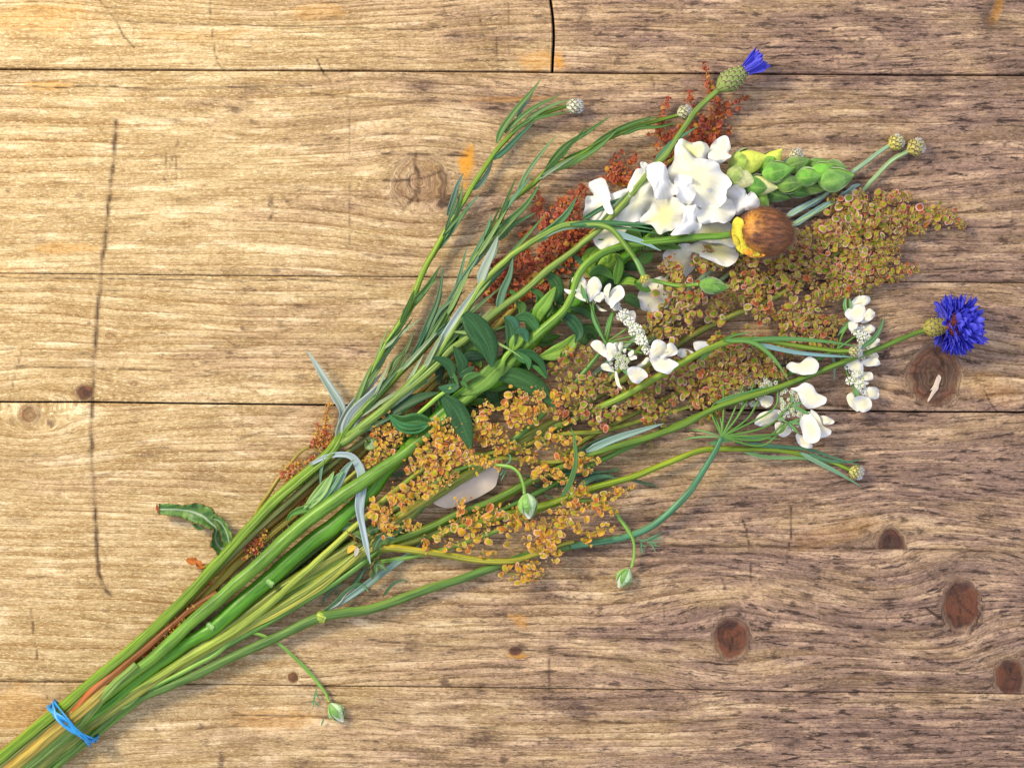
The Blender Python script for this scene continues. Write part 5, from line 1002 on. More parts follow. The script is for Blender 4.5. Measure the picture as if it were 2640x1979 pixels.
lace(R, 'k', [
    ([(898, 240), (940, 180), (990, 163), (1042, 177), (1032, 220), (960, 247)], 34), [(868, 290), (900, 248), (970, 223), (1007, 240), (1012, 290), (980, 342), (920, 342)], [(898, 345), (960, 338), (942, 400), (903, 402)], [(1008, 280), (1042, 253), (1077, 280), (1072, 310), (1020, 347), (978, 345)], ([(958, 400), (1020, 358), (1077, 380), (1062, 417), (1000, 422)], 34),
    ([(978, 520), (1010, 468), (1060, 448), (1107, 460), (1102, 490), (1050, 532)], 34), ([(998, 560), (1060, 548), (1097, 565), (1092, 602), (1030, 602)], 38), [(988, 610), (1080, 588), (1113, 630), (1070, 647), (1000, 642)], [(883, 620), (940, 588), (992, 630), (992, 692), (940, 687), (900, 662)], ([(958, 700), (1040, 683), (1064, 710), (1052, 742), (980, 742)], 36),
    ([(898, 718), (960, 720), (1034, 760), (1000, 777), (930, 772)], 34), ([(1000, 800), (1070, 788), (1102, 810), (1102, 862), (1060, 874), (1010, 852)], 34), ([(928, 870), (980, 848), (1042, 870), (1057, 920), (1030, 952), (980, 960), (938, 920)], 42), ([(883, 850), (920, 828), (952, 880), (962, 957), (900, 912)], 32)],
    along([(960, 380), (990, 450), (960, 560), (930, 640), (960, 720), (980, 800)], 70, 24, 6, 10, 30, 46), 44, None,
    [rc_((930, 790), (880, 680)), rc_((940, 640)), rc_((980, 560)), rc_((960, 430)), rc_((930, 340), (860, 420)), [(2160, 900, 26, 4.5), (2100, 930, 22, 6), (1980, 990, 18, 7), (1800, 1070, 16, 7), (1560, 1180, 16, 8), (1300, 1310, 16, 8), (1100, 1385, 16, 8), (900, 1440, 16, 8), (740, 1528, 18, 8), (590, 1628, 20, 8), (440, 1742, 22, 8)] + bundle(62, 20, 7)],
    [(zz(Z('k', [(930, 790), (950, 830), (962, 855)]), 50, 48), 14), (zz(Z('k', [(880, 170), (870, 230), (890, 300)]), 36, 40), 10), (zz(Z('k', [(905, 330), (860, 390), (820, 440)]), 34, 30), 9), (zz(Z('k', [(900, 180), (910, 230), (905, 280)]), 38, 40), 8)])
# a few white petals glimpsed through the sorrel belong to the middle lace flower's neighbour
R = thing('fallen_petal', 'translucent white petal caught among the sorrel below the middle lace flower', 'petal', (1790, 915, 40), 'loose white petals')
mb = MB(); sheet(mb, Z('j', [(1285, 960), (1300, 930), (1400, 930), (1420, 975), (1380, 1000), (1310, 1010)]), 44, 3, 2, (0, 0), 1.2, 5); mb.build('petal', 'petal', R, (.7, .75, .8))
R = thing('fallen_petal', 'pale white petal caught lower down just right of the middle lace flower', 'petal', (1760, 925, 40), 'loose white petals')
mb = MB(); sheet(mb, Z('j', [(1140, 1020), (1180, 990), (1250, 1000), (1290, 1030), (1230, 1070), (1160, 1060)]), 46, 3, 2, (0, 0), 1.2, 5); mb.build('petal', 'petal', R, (.7, .75, .8))

# ---------------------------------------------------------------- small nodding buds
def nodding(label, stem, c, ang, L, wd, pitch, feather=()):
    R = thing('nodding_bud', label, 'flower bud', (c[0], c[1], c[2]), GRP_ND)
    stem_part(R, stem, (.17, .36, .06), .03, 5)
    PRN = (.25, .75, 1, .98, .8, .5, .15)
    mb = MB(); bud(mb, c, ang, L, wd, pitch, PRN, 12); b = mb.build('bud', 'petal', R, (.45, .60, .22))
    for q in range(7):
        mb = MB(); scale_patch(mb, c, ang, L, wd, pitch, q * .9 + random.uniform(-.2, .2), .0, random.uniform(.75, 1.02), .55, 1.05 + .03 * (q % 2), .12 if q % 3 else .3, PRN, 7, 5, .5)
        mb.build('sepal', 'blade', b, [(.26, .48, .10), (.42, .60, .28), (.16, .36, .06)][q % 3])
    for q in (-1, 1):
        d = np.array([math.cos(ang + q * .75), math.sin(ang + q * .75)]); c0 = np.array(c[:2]) - np.array([math.cos(ang), math.sin(ang)]) * L * .42
        leaf_part(R, [(c0[0], c0[1], c[2] + 4), (c0[0] + d[0] * L * .28, c0[1] + d[1] * L * .28, c[2] + 9), (c0[0] + d[0] * L * .6, c0[1] + d[1] * L * .6, c[2] + 2)], 10, (.3, .5, .2), name='bract', prof='both')
    for f in feather: leaf_part(R, f, 4.5, (.10, .27, .10), name='leaflet', prof='both', step=5)
    return R
nodding('plump green white bud nodding on a hooked stem over the gold sorrel', [(1352, 1272, 104, 4.5), (1350, 1250, 106, 4.2), (1338, 1222, 106, 4.2), (1318, 1206, 102, 4.5), (1290, 1200, 92, 5), (1250, 1195, 70, 5), (1180, 1210, 46, 6), (1050, 1290, 32, 6), (900, 1400, 28, 6), (700, 1570, 30, 6), (480, 1730, 32, 6), (320, 1825, 34, 6)] + bundle(48, 30, 6), (1361, 1304, 100), 1.45, 66, 46, 0,
        [zz(Z('c', [(1650, 330), (1700, 300), (1710, 250), (1680, 230)]), 88, 90), zz(Z('c', [(1680, 350), (1660, 400), (1630, 460)]), 80, 70), zz(Z('c', [(1660, 360), (1620, 420)]), 80, 74)])
nodding('small green bud hanging down alone to the right, casting a bluish shadow', [(1628, 1462, 20, 4), (1635, 1435, 22, 3.8), (1636, 1415, 24, 3.8), (1630, 1388, 30, 4), (1618, 1366, 30, 5), (1600, 1340, 28, 5), (1580, 1316, 26, 5), (1500, 1290, 24, 5), (1380, 1320, 20, 5), (1250, 1380, 18, 6), (1080, 1430, 18, 6), (900, 1462, 20, 6), (760, 1515, 22, 6), (600, 1612, 24, 6), (420, 1745, 26, 6)] + bundle(54, 18, 6), (1608, 1490, 17), 2.05, 56, 36, 0,
        [zz(Z('e', [(1440, 930), (1500, 970), (1560, 960), (1640, 920), (1690, 900)]), 26, 14), zz(Z('e', [(1530, 965), (1600, 960), (1680, 950)]), 20, 12), zz(Z('e', [(1530, 970), (1600, 990), (1660, 985)]), 20, 12), zz(Z('e', [(1560, 975), (1600, 1020), (1625, 1068)]), 18, 10), zz(Z('e', [(1490, 960), (1505, 1010), (1490, 1090)]), 20, 10), zz(Z('e', [(1500, 1000), (1530, 1020), (1555, 1018)]), 16, 10), zz(Z('e', [(1560, 970), (1620, 940), (1670, 935)]), 18, 12), zz(Z('e', [(1505, 1030), (1515, 1060), (1512, 1085)]), 14, 9), zz(Z('e', [(1590, 965), (1620, 1010), (1660, 1020)]), 16, 10)])
nodding('small green bud at the end of a thin stem curving down below the bundle', [(849, 1808, 12, 3.6), (838, 1782, 14, 3.8), (820, 1760, 16, 4.5), (795, 1730, 16, 5), (760, 1695, 18, 4.5), (720, 1660, 24, 4.2), (685, 1640, 30, 4.2), (645, 1630, 34, 4.5), (612, 1636, 36, 5), (585, 1660, 38, 6), (550, 1690, 38, 6.5), (490, 1720, 40, 6.5), (420, 1755, 44, 6.5), (370, 1780, 46, 6.5), (330, 1815, 46, 7), (290, 1832, 44, 8)] + bundle(40, 44, 7), (868, 1836, 14), .95, 58, 36, 0,
        [zz([(820, 1765), (812, 1790), (806, 1830)], 18, 10), zz([(815, 1785), (822, 1800)], 16, 12), zz([(812, 1800), (802, 1812)], 14, 10), zz([(815, 1765), (830, 1770)], 18, 14), zz([(812, 1810), (826, 1818)], 12, 9), zz([(835, 1850), (828, 1870)], 14, 8)])
R = thing('feathery_sprig', 'dark feathery green leaf sprig under the stems, left of centre at the bottom', 'leaf sprig', (900, 1520, 12))
for f in [[(300, 1340), (200, 1380), (130, 1450), (95, 1540)], [(500, 1180), (440, 1260), (380, 1340), (280, 1440), (180, 1560)], [(470, 1200), (400, 1330), (330, 1370)], [(230, 1390), (220, 1440)], [(340, 1360), (440, 1340), (500, 1400)], [(430, 1350), (490, 1370)], [(180, 880), (200, 920), (140, 940)], [(150, 900), (190, 950), (200, 990)], [(520, 1190), (440, 1240), (370, 1330)], [(300, 1290), (230, 1310), (170, 1290)], [(700, 380), (800, 390), (850, 350)], [(640, 410), (740, 410), (810, 410)], [(690, 400), (740, 430), (735, 460)]]:
    leaf_part(R, zz(Z('c', f), 30, 8), 6.5, (.05, .14, .05), name='leaflet', prof='both', step=5)
for q in range(26):
    x0, y0 = random.uniform(560, 1240), random.uniform(380, 620); a = random.uniform(-1.2, .9)
    leaf_part(R, zz(Z('e', [(x0, y0), (x0 + 60 * math.cos(a), y0 + 60 * math.sin(a)), (x0 + 120 * math.cos(a * .8), y0 + 120 * math.sin(a * .8))]), 14, 10), 5, (.06, .17, .05), name='leaflet', prof='both', step=6)
R = thing('split_blade', 'bluish green split leaf blade crossing under the lower stems', 'leaf', (1000, 1480, 14))
leaf_part(R, zz(Z('c', [(100, 1590), (250, 1510), (450, 1370), (650, 1220), (850, 1080), (950, 990)]), 28, 18), 19, (.17, .30, .20), fold=.4, prof='both', twist=.3)
leaf_part(R, zz(Z('c', [(90, 1590), (200, 1500), (290, 1410), (380, 1350), (450, 1350), (500, 1410)]), 30, 26), 15, (.12, .28, .08), fold=.7, prof='both', twist=.8)
leaf_part(R, zz(Z('c', [(160, 1560), (240, 1500), (300, 1420), (400, 1360)]), 27, 24), 14, (.42, .42, .33), fold=.4, prof='both', twist=-.5)

# ---------------------------------------------------------------- sorrel
def pod_shape(mb, c, R3, r, rnd):
    """one dock fruit: two rounded valves hinged along the middle, with a raised seed"""
    m = 9; q0 = random.uniform(.62, .92); w0 = random.uniform(0, 6)
    for s_, fold_ in ((1, random.uniform(.05, 1.1)), (-1, random.uniform(.05, 1.1))):
        V = [(0, 0, .25)]; ST = [(0, 0, rnd)]
        for q, (k_, zz_) in enumerate(((.5, .22), (1.0, .0))):
            for b_ in range(m):
                a = b_ / (m - 1) * math.pi * 1.0 - math.pi / 2
                notch = 1 - .16 * math.exp(-((abs(a) - 1.45) / .3) ** 2)
                x = math.cos(a) * k_ * q0 * notch + .02; y = math.sin(a) * k_ * notch
                V.append((x * (1 - .25 * fold_), y * (1 + .06 * math.sin(3 * a + w0)), zz_ + x * x * fold_ + .09 * math.sin(a * 4 + w0) * k_)); ST.append((k_, 0, rnd))
        V = np.array(V); V[:, 0] *= s_
        F = [(0, 1 + b_, 2 + b_) for b_ in range(m - 1)] + [(1 + b_, 1 + m + b_, 2 + m + b_, 2 + b_) for b_ in range(m - 1)]
        if s_ < 0: V[:, 2] += .04
        mb.add(np.asarray(c) + (V * r) @ R3.T, F, ST)
def rand_rot(tilt=1.0):
    a = random.uniform(0, 6.28); b = random.gauss(0, tilt * .55); c = random.uniform(0, 6.28)
    m = Matrix.Rotation(c, 3, 'Z') @ Matrix.Rotation(b * 1.25, 3, 'X') @ Matrix.Rotation(a, 3, 'Z')
    return m
PODM = {}
for pal in ('pod_gold', 'pod_olive', 'pod_red'):
    PODM[pal] = []
    for q in range(14):
        mb = MB(); pod_shape(mb, (0, 0, 0), np.eye(3), 1.0, random.random())
        me = mb.mesh('seed_pod', np.zeros(3), world=False); me.materials.append(M[pal]); PODM[pal].append(me)
def sorrel(label, stem, branches, pal, dens=1.0, size=8.5, z=30, scol=(.10, .16, .014), r_tip=None, ridge=.12, small=1.0, cap=240):
    R = thing('sorrel_stalk', label, 'sorrel', (stem[len(stem) // 2][0], stem[len(stem) // 2][1], 12), GRP_SO)
    stem_part(R, stem, scol, ridge, 7)
    mb_s = MB(); mb_l = MB(); mb_t = MB(); pods = []
    for br in branches:
        pts, wd = br[0], br[1]; zb = br[2] if len(br) > 2 else z; dn = br[3] if len(br) > 3 else 1.0
        P = spline(zz(pts, zb, zb + (br[4] if len(br) > 4 else 0)), 5.0); n = len(P); Lb = n * 5.0
        if n < 3: continue
        tube(mb_t, [(p[0], p[1], p[2], 3.4 - 2.2 * q / (len(P[::4]))) for q, p in enumerate(P[::4])] if n > 8 else [(p[0], p[1], p[2], 2.2) for p in P], sides=6, step=14)
        cnt = int(Lb * max(14, wd) / 150.0 * dens * dn)
        for q in range(cnt):
            f = random.random() ** 1.15; i_ = min(n - 2, int(f * n)); p = P[i_]; t_ = P[i_ + 1] - P[i_]; t_ /= np.linalg.norm(t_) + 1e-9
            side = np.array([t_[1], -t_[0], 0]); taper = (.16 + .84 * (1 - f) ** .75) * min(1, .55 + f * 2)
            o = random.gauss(0, .42) * wd * taper; h = abs(random.gauss(0, .30)) * wd * taper * .55
            c = p + side * o + np.array([0, 0, h + 4])
            c[2] = max(c[2], 5)
            sz = size * 1.02 * random.choice((.5, .7, .9, 1.05, 1.3)) * random.uniform(.9, 1.1) * (.5 + .5 * min(1, (1 - f) * 1.8))
            pods.append((sz, tuple(c)))
            if q % 3 == 0:
                a_ = p + np.array([0, 0, 0.]); 
                tube(mb_t, [(a_[0], a_[1], a_[2], .8), ((a_[0] + c[0]) / 2 + 2, (a_[1] + c[1]) / 2, (a_[2] + c[2]) / 2 + 2, .6), (c[0], c[1], c[2], .5)], sides=3, step=20)
        for q in range(int(cnt * 1.5 * small)):         # tiny unripe flowers and threads
            f = random.random() ** .8; i_ = min(n - 2, int(f * n)); p = P[i_]; t_ = P[i_ + 1] - P[i_]; t_ /= np.linalg.norm(t_) + 1e-9
            side = np.array([t_[1], -t_[0], 0]); c = p + side * random.gauss(0, .36) * wd * (.4 + .6 * (1 - f)) + np.array([0, 0, abs(random.gauss(0, 5)) + 2])
            r = random.uniform(1.8, 3.6); pod_shape(mb_s, c, np.array(rand_rot(2)), r * 1.1, random.random())
    pods.sort(key=lambda q: -q[0] - q[1][2] * .06)
    for q, (sz, c) in enumerate(pods):
        if q < cap:
            o = bpy.data.objects.new('seed_pod', PODM[pal][q % 14]); COL.objects.link(o); o.parent = R
            o.matrix_local = Matrix.Translation(Vector(W(np.array(c)) - LOC[R.name])) @ rand_rot().to_4x4() @ Matrix.Scale(sz, 4)
        else: pod_shape(mb_l, c, np.array(rand_rot()), sz, random.random())
    if mb_l.n: mb_l.build('small_seed_pods', pal, R, kind='stuff')
    if mb_s.n: mb_s.build('unripe_flowers', pal, R, kind='stuff')
    if mb_t.n: mb_t.build('branchlets', 'stem', R, tuple(v * 1.1 for v in ((.28, .15, .04) if pal == 'pod_red' else (.22, .24, .05))), kind='stuff')
    return R
N_ = lambda *p: list(p)
base = lambda s, z, r: bundle(s, z, r)
# red stalk at the top, behind the snapdragon
sorrel('deep red sorrel spires standing above the white snapdragon at the top', zz([(1745, 400), (1700, 440), (1600, 540), (1480, 640), (1360, 760), (1240, 880), (1100, 1010), (960, 1140), (800, 1290), (640, 1430), (480, 1580), (320, 1720)], 14, 34, 5, 11) + base(-24, 44, 11), [
    (Z('g', [(1080, 420), (1110, 330), (1075, 230), (1060, 150), (1050, 90)]), 26, 16, 1.1, 8), (Z('g', [(900, 560), (930, 480), (925, 400), (915, 340)]), 34, 14, 1.2, 6), (Z('g', [(700, 640), (690, 540), (720, 460), (740, 395)]), 30, 14, 1.1, 6), (Z('g', [(1150, 600), (1230, 500), (1330, 440), (1440, 390)]), 34, 16, 1.3, 4),
    (Z('g', [(900, 880), (1000, 740), (1100, 600), (1180, 440)]), 70, 12, 1.5, 10), (Z('g', [(1060, 780), (1180, 720), (1290, 680)]), 44, 12, 1.3), (Z('g', [(760, 900), (690, 780), (660, 660), (650, 560)]), 44, 12, 1.2), (Z('g', [(780, 900), (760, 800), (720, 640)]), 30, 14, .7), (Z('g', [(850, 740), (960, 660), (1060, 620)]), 46, 14, 1.1), (Z('g', [(690, 980), (700, 880), (760, 840)]), 36, 12, 1.0)], 'pod_red', 1.0, 8.2, 14, (.30, .28, .05))
# red stalk to the left of the snapdragon
sorrel('dense dark red sorrel head left of the white snapdragon petals', zz([(1590, 500), (1510, 560), (1440, 640), (1360, 720), (1290, 800), (1200, 900), (1080, 1010), (940, 1140), (800, 1260), (640, 1400), (480, 1550), (320, 1705)], 12, 40, 5, 12) + base(-18, 58, 13), [
    (Z('g', [(320, 1150), (330, 1050), (260, 960), (370, 870)]), 44, 16, 1.3), (Z('g', [(300, 1100), (400, 1000), (440, 920), (480, 890)]), 40, 16, 1.3), (Z('g', [(180, 1160), (240, 1040), (280, 930)]), 30, 16, 1.0), (Z('f', [(1310, 1300), (1300, 1150), (1290, 1050), (1270, 930)]), 34, 18, 1.5, 6), (Z('f', [(1350, 1250), (1390, 1150), (1400, 1080)]), 22, 18, 1.0),
    (Z('f', [(1450, 1350), (1550, 1200), (1620, 1020), (1690, 920)]), 62, 18, 1.7, 4), (Z('f', [(1480, 1250), (1490, 1100), (1500, 1020)]), 46, 18, 1.4), (Z('f', [(1400, 1500), (1560, 1350), (1680, 1200)]), 62, 14, 1.6), (Z('f', [(1250, 1640), (1350, 1480), (1450, 1350)]), 66, 14, 1.6), (Z('f', [(1450, 1600), (1600, 1450), (1740, 1300)]), 70, 12, 1.4), (Z('i', [(820, 560), (900, 430), (960, 300), (1050, 180)]), 46, 24, 1.3),
    (Z('i', [(850, 500), (950, 380), (1100, 260), (1200, 120)]), 60, 20, 1.5), (Z('i', [(1000, 600), (1100, 420), (1260, 300), (1400, 150)]), 70, 18, 1.4), (Z('i', [(1050, 540), (1200, 480), (1350, 460), (1440, 380)]), 46, 26, 1.1), (Z('f', [(1150, 1360), (1200, 1310), (1240, 1270)]), 20, 20, 1.1), (Z('i', [(900, 260), (950, 280)]), 16, 30, 1.0), (Z('i', [(1250, 1030), (1320, 1020), (1390, 980)]), 44, 44, 1.2), (Z('i', [(680, 1110), (820, 1150)]), 30, 48, 1), (Z('i', [(200, 1500), (330, 1450), (440, 1430)]), 30, 44, 1.3)], 'pod_red', 1.0, 8.0, 14, (.24, .16, .03), cap=290)
# orange sprigs at the far left
sorrel('thin bent sorrel sprig with small orange seeds, leftmost below the grey leaf', [(830, 1165, 24, 3), (800, 1152, 24, 4), (770, 1170, 24, 4.5), (740, 1205, 24, 4.5), (716, 1234, 24, 5), (690, 1275, 26, 5.5), (668, 1310, 28, 5.5), (645, 1365, 32, 5.5), (600, 1440, 34, 6), (480, 1570, 36, 7), (330, 1710, 38, 8)] + base(-58, 34, 7), [
    (Z('d', [(370, 1160), (440, 1060), (470, 900), (500, 780)]), 30, 26, 1.5), (Z('d', [(350, 1170), (400, 1050), (390, 950)]), 26, 26, 1.2), (Z('d', [(400, 1150), (480, 1100), (530, 1060)]), 40, 26, 1.5), (Z('d', [(450, 1180), (530, 1120)]), 34, 26, 1.3), (Z('d', [(70, 1400), (170, 1360), (280, 1300), (390, 1250)]), 26, 28, 1.6), (Z('d', [(100, 1430), (200, 1410), (290, 1350)]), 22, 26, 1.2), (Z('d', [(120, 1340), (140, 1360)]), 12, 34, .8),
    (Z('b', [(1240, 660), (1330, 560), (1380, 500)]), 22, 30, 1.6), (Z('b', [(1520, 420), (1620, 330), (1720, 240)]), 26, 30, 1.3), (Z('b', [(780, 1060), (840, 990), (900, 900), (960, 870)]), 34, 40, 2.6), (Z('b', [(820, 1050), (900, 980), (960, 920)]), 26, 44, 2.4), (Z('b', [(750, 1130), (800, 1090)]), 16, 50, 1.0), (Z('a', [(1030, 790), (1120, 680), (1240, 560), (1380, 430)]), 30, 50, 2.4), (Z('a', [(1120, 680), (1200, 620), (1330, 540)]), 26, 54, 2.4), (Z('a', [(1450, 320), (1480, 280), (1560, 230)]), 12, 50, 1.5)], 'pod_red', 1.0, 5.4, 26, (.26, .22, .04), small=2.0)
bpy.data.objects['unripe_flowers.002' if 'unripe_flowers.002' in bpy.data.objects else 'unripe_flowers'].data.materials[0] = M['pod_gold']
# great olive plume at the right
sorrel('largest sorrel plume, olive and pink seeds, drooping tip reaching the upper right', zz([(2240, 590), (2150, 660), (2060, 730), (1973, 781), (1894, 811), (1765, 877), (1680, 935), (1581, 995), (1484, 1055), (1360, 1130), (1222, 1212), (1101, 1287), (1056, 1326), (980, 1365), (905, 1410), (800, 1470), (700, 1535), (600, 1610), (500, 1680), (400, 1750)], 24, 40, 5, 17) + base(30, 46, 14), [
    (Z('h', [(1380, 740), (1560, 730), (1700, 740), (1830, 770), (1960, 855)]), 40, 24, 4.2), (Z('h', [(1300, 740), (1370, 690), (1440, 660)]), 30, 26, 1.0), (Z('h', [(900, 760), (1100, 660), (1300, 600), (1500, 575)]), 50, 24, 1.7, 4), (Z('h', [(820, 700), (870, 640), (900, 590), (800, 560)]), 40, 20, 1.0), (Z('h', [(950, 700), (1000, 620), (1100, 560)]), 52, 26, 1.9),
    (Z('h', [(850, 850), (1100, 780), (1350, 780), (1620, 900)]), 52, 30, 2.2), (Z('h', [(800, 950), (1000, 860), (1250, 860), (1450, 900)]), 50, 30, 2.0), (Z('h', [(700, 900), (850, 780), (1000, 720)]), 60, 26, 1.4), (Z('h', [(600, 1050), (750, 980), (900, 900)]), 50, 34, 2.0), (Z('h', [(450, 1010), (600, 950), (720, 900)]), 50, 34, 1.9), (Z('h', [(900, 1050), (1150, 980), (1440, 970)]), 46, 26, 2.0), (Z('h', [(1000, 1130), (1200, 1080), (1400, 1030)]), 56, 24, 1.9),
    (Z('h', [(300, 1200), (420, 1100), (600, 1050)]), 46, 36, 1.9), (Z('h', [(400, 1280), (600, 1200), (800, 1120)]), 50, 34, 1.9), (Z('h', [(750, 1200), (950, 1180), (1150, 1100)]), 46, 30, 1.9), (Z('h', [(950, 1240), (1200, 1220), (1420, 1230), (1560, 1185)]), 50, 24, 2.2), (Z('h', [(1150, 1200), (1280, 1150), (1400, 1120)]), 34, 24, 1.3), (Z('h', [(800, 1300), (1000, 1300), (1230, 1280)]), 56, 24, 1.9), (Z('h', [(900, 1380), (1050, 1370), (1150, 1350)]), 50, 20, 1.3), (Z('h', [(1230, 1280), (1350, 1290)]), 34, 20, 1.2)], 'pod_olive', .92, 9.2, 30, (.16, .21, .035), cap=300)
sorrel('olive sorrel plume below the poppy bud, spreading down to the right lace flower', zz([(2160, 840), (2060, 880), (1940, 930), (1800, 990), (1650, 1060), (1500, 1140), (1400, 1215), (1290, 1290), (1192, 1338), (1050, 1400), (860, 1450), (640, 1590), (440, 1735)], 18, 26, 4, 10) + base(44, 34, 9), [
    (Z('h', [(250, 1250), (400, 1330), (550, 1280), (700, 1330)]), 60, 24, 1.1), (Z('h', [(620, 1550), (700, 1420), (820, 1400), (870, 1480)]), 60, 30, 1.7), (Z('h', [(400, 1520), (500, 1560), (600, 1480)]), 60, 30, 1.5), (Z('h', [(150, 1600), (300, 1600), (450, 1590)]), 56, 34, 1.5), (Z('h', [(560, 1620), (680, 1570)]), 50, 30, 1.3), (Z('k', [(500, 330), (620, 330), (740, 330), (880, 350)]), 56, 26, 1.7), (Z('k', [(430, 400), (600, 400), (820, 420)]), 50, 26, 1.7), (Z('k', [(620, 480), (720, 480), (830, 470)]), 34, 22, 1.2),
    (Z('k', [(0, 530), (200, 540), (450, 540), (600, 570)]), 56, 26, 1.7), (Z('k', [(-50, 600), (150, 620), (400, 640)]), 60, 26, 1.8), (Z('k', [(-50, 700), (100, 700), (300, 700), (480, 700)]), 62, 26, 1.8), (Z('k', [(-80, 780), (60, 780), (200, 760)]), 56, 24, 1.5), (Z('h', [(0, 1150), (100, 1220), (230, 1300)]), 56, 26, 1.2), (Z('h', [(-50, 1300), (100, 1400), (250, 1450)]), 70, 24, 1.3), (Z('h', [(0, 1480), (130, 1380), (230, 1300)]), 62, 26, 1.4), (Z('k', [(735, 570), (730, 560)]), 12, 60, 1.0)], 'pod_olive', .92, 9.0, 28, (.17, .22, .03), cap=300)
sorrel('sorrel cluster in the centre between the poppy stem and the middle lace flower', zz([(1780, 720), (1740, 790), (1690, 850), (1600, 950), (1480, 1050), (1340, 1130), (1190, 1225), (1040, 1330), (860, 1480), (640, 1620), (440, 1735)], 40, 34, 4, 10) + base(22, 40, 9), [
    (Z('j', [(1100, 720), (1120, 500), (1080, 350), (1000, 260)]), 50, 70, 1.4, 10), (Z('j', [(1200, 650), (1200, 450), (1120, 300), (1040, 210)]), 56, 72, 1.4, 10), (Z('j', [(1250, 750), (1290, 600), (1330, 480), (1240, 370)]), 36, 76, 1.0), (Z('j', [(1280, 280), (1400, 250), (1550, 290)]), 50, 54, 1.4), (Z('j', [(1300, 200), (1450, 220), (1650, 260)]), 40, 50, 1.3), (Z('j', [(900, 760), (1050, 700), (1180, 650)]), 50, 62, 1.4), (Z('j', [(1000, 880), (1100, 820), (1300, 840)]), 46, 62, 1.2),
    (Z('j', [(1050, 960), (1150, 900), (1180, 870)]), 34, 60, 1.0), (Z('j', [(850, 800), (960, 840), (1000, 900)]), 30, 70, 1.0), (Z('j', [(1380, 600), (1480, 560), (1620, 540)]), 60, 40, 1.0), (Z('j', [(1400, 680), (1500, 660), (1640, 620)]), 56, 36, .9), (Z('j', [(1600, 400), (1750, 360), (1850, 300)]), 62, 40, 1.0), (Z('j', [(1650, 480), (1780, 440), (1900, 420)]), 60, 40, 1.1), (Z('j', [(1700, 560), (1850, 520), (1960, 480)]), 56, 36, 1.0), (Z('j', [(1650, 180), (1750, 220), (1850, 240)]), 50, 40, 1.1)], 'pod_olive', .9, 9.4, 60, (.20, .27, .04), cap=280)
# gold and brown middle
sorrel('long sorrel stalk running beneath the middle lace flower, mixed gold and olive seeds', zz([(1900, 1010), (1800, 1040), (1700, 1070), (1560, 1110), (1420, 1125), (1320, 1165), (1210, 1224), (1090, 1300), (990, 1370), (830, 1495), (640, 1610), (440, 1725)], 22, 40, 4, 12) + base(38, 42, 10), [
    (Z('j', [(160, 1080), (260, 1060), (360, 1020), (430, 1060)]), 50, 74, 1.2), (Z('j', [(50, 1160), (180, 1160), (330, 1100)]), 40, 70, 1.0), (Z('j', [(150, 1330), (260, 1300), (420, 1250), (560, 1240)]), 46, 66, 1.2), (Z('j', [(350, 1380), (450, 1340), (560, 1330), (700, 1360)]), 50, 56, 1.2), (Z('j', [(20, 1450), (150, 1430), (330, 1420)]), 44, 60, 1.3), (Z('j', [(100, 1550), (250, 1520), (420, 1530), (560, 1500)]), 50, 56, 1.3), (Z('j', [(420, 1640), (520, 1600), (640, 1520), (740, 1450)]), 46, 56, 1.3), (Z('j', [(700, 1430), (850, 1390), (1000, 1340)]), 56, 50, 1.4),
    (Z('j', [(760, 1300), (900, 1270), (1050, 1240), (1200, 1250)]), 62, 50, 1.5), (Z('j', [(1100, 1180), (1250, 1180), (1450, 1120), (1650, 1050)]), 62, 46, 1.6), (Z('j', [(1150, 1350), (1350, 1300), (1550, 1250), (1750, 1180)]), 66, 40, 1.7), (Z('j', [(1250, 1450), (1450, 1380), (1650, 1320), (1800, 1250)]), 60, 36, 1.5), (Z('j', [(850, 1600), (950, 1550), (1050, 1480), (1150, 1400)]), 56, 40, 1.3), (Z('j', [(1450, 1040), (1600, 1000), (1800, 960), (1950, 960)]), 62, 46, 1.6), (Z('j', [(1350, 1600), (1480, 1540), (1560, 1500)]), 34, 26, 1.2), (Z('e', [(1560, 140), (1610, 180)]), 20, 10, 1.2)], 'pod_olive', .92, 9.0, 50, (.20, .27, .04), cap=300)
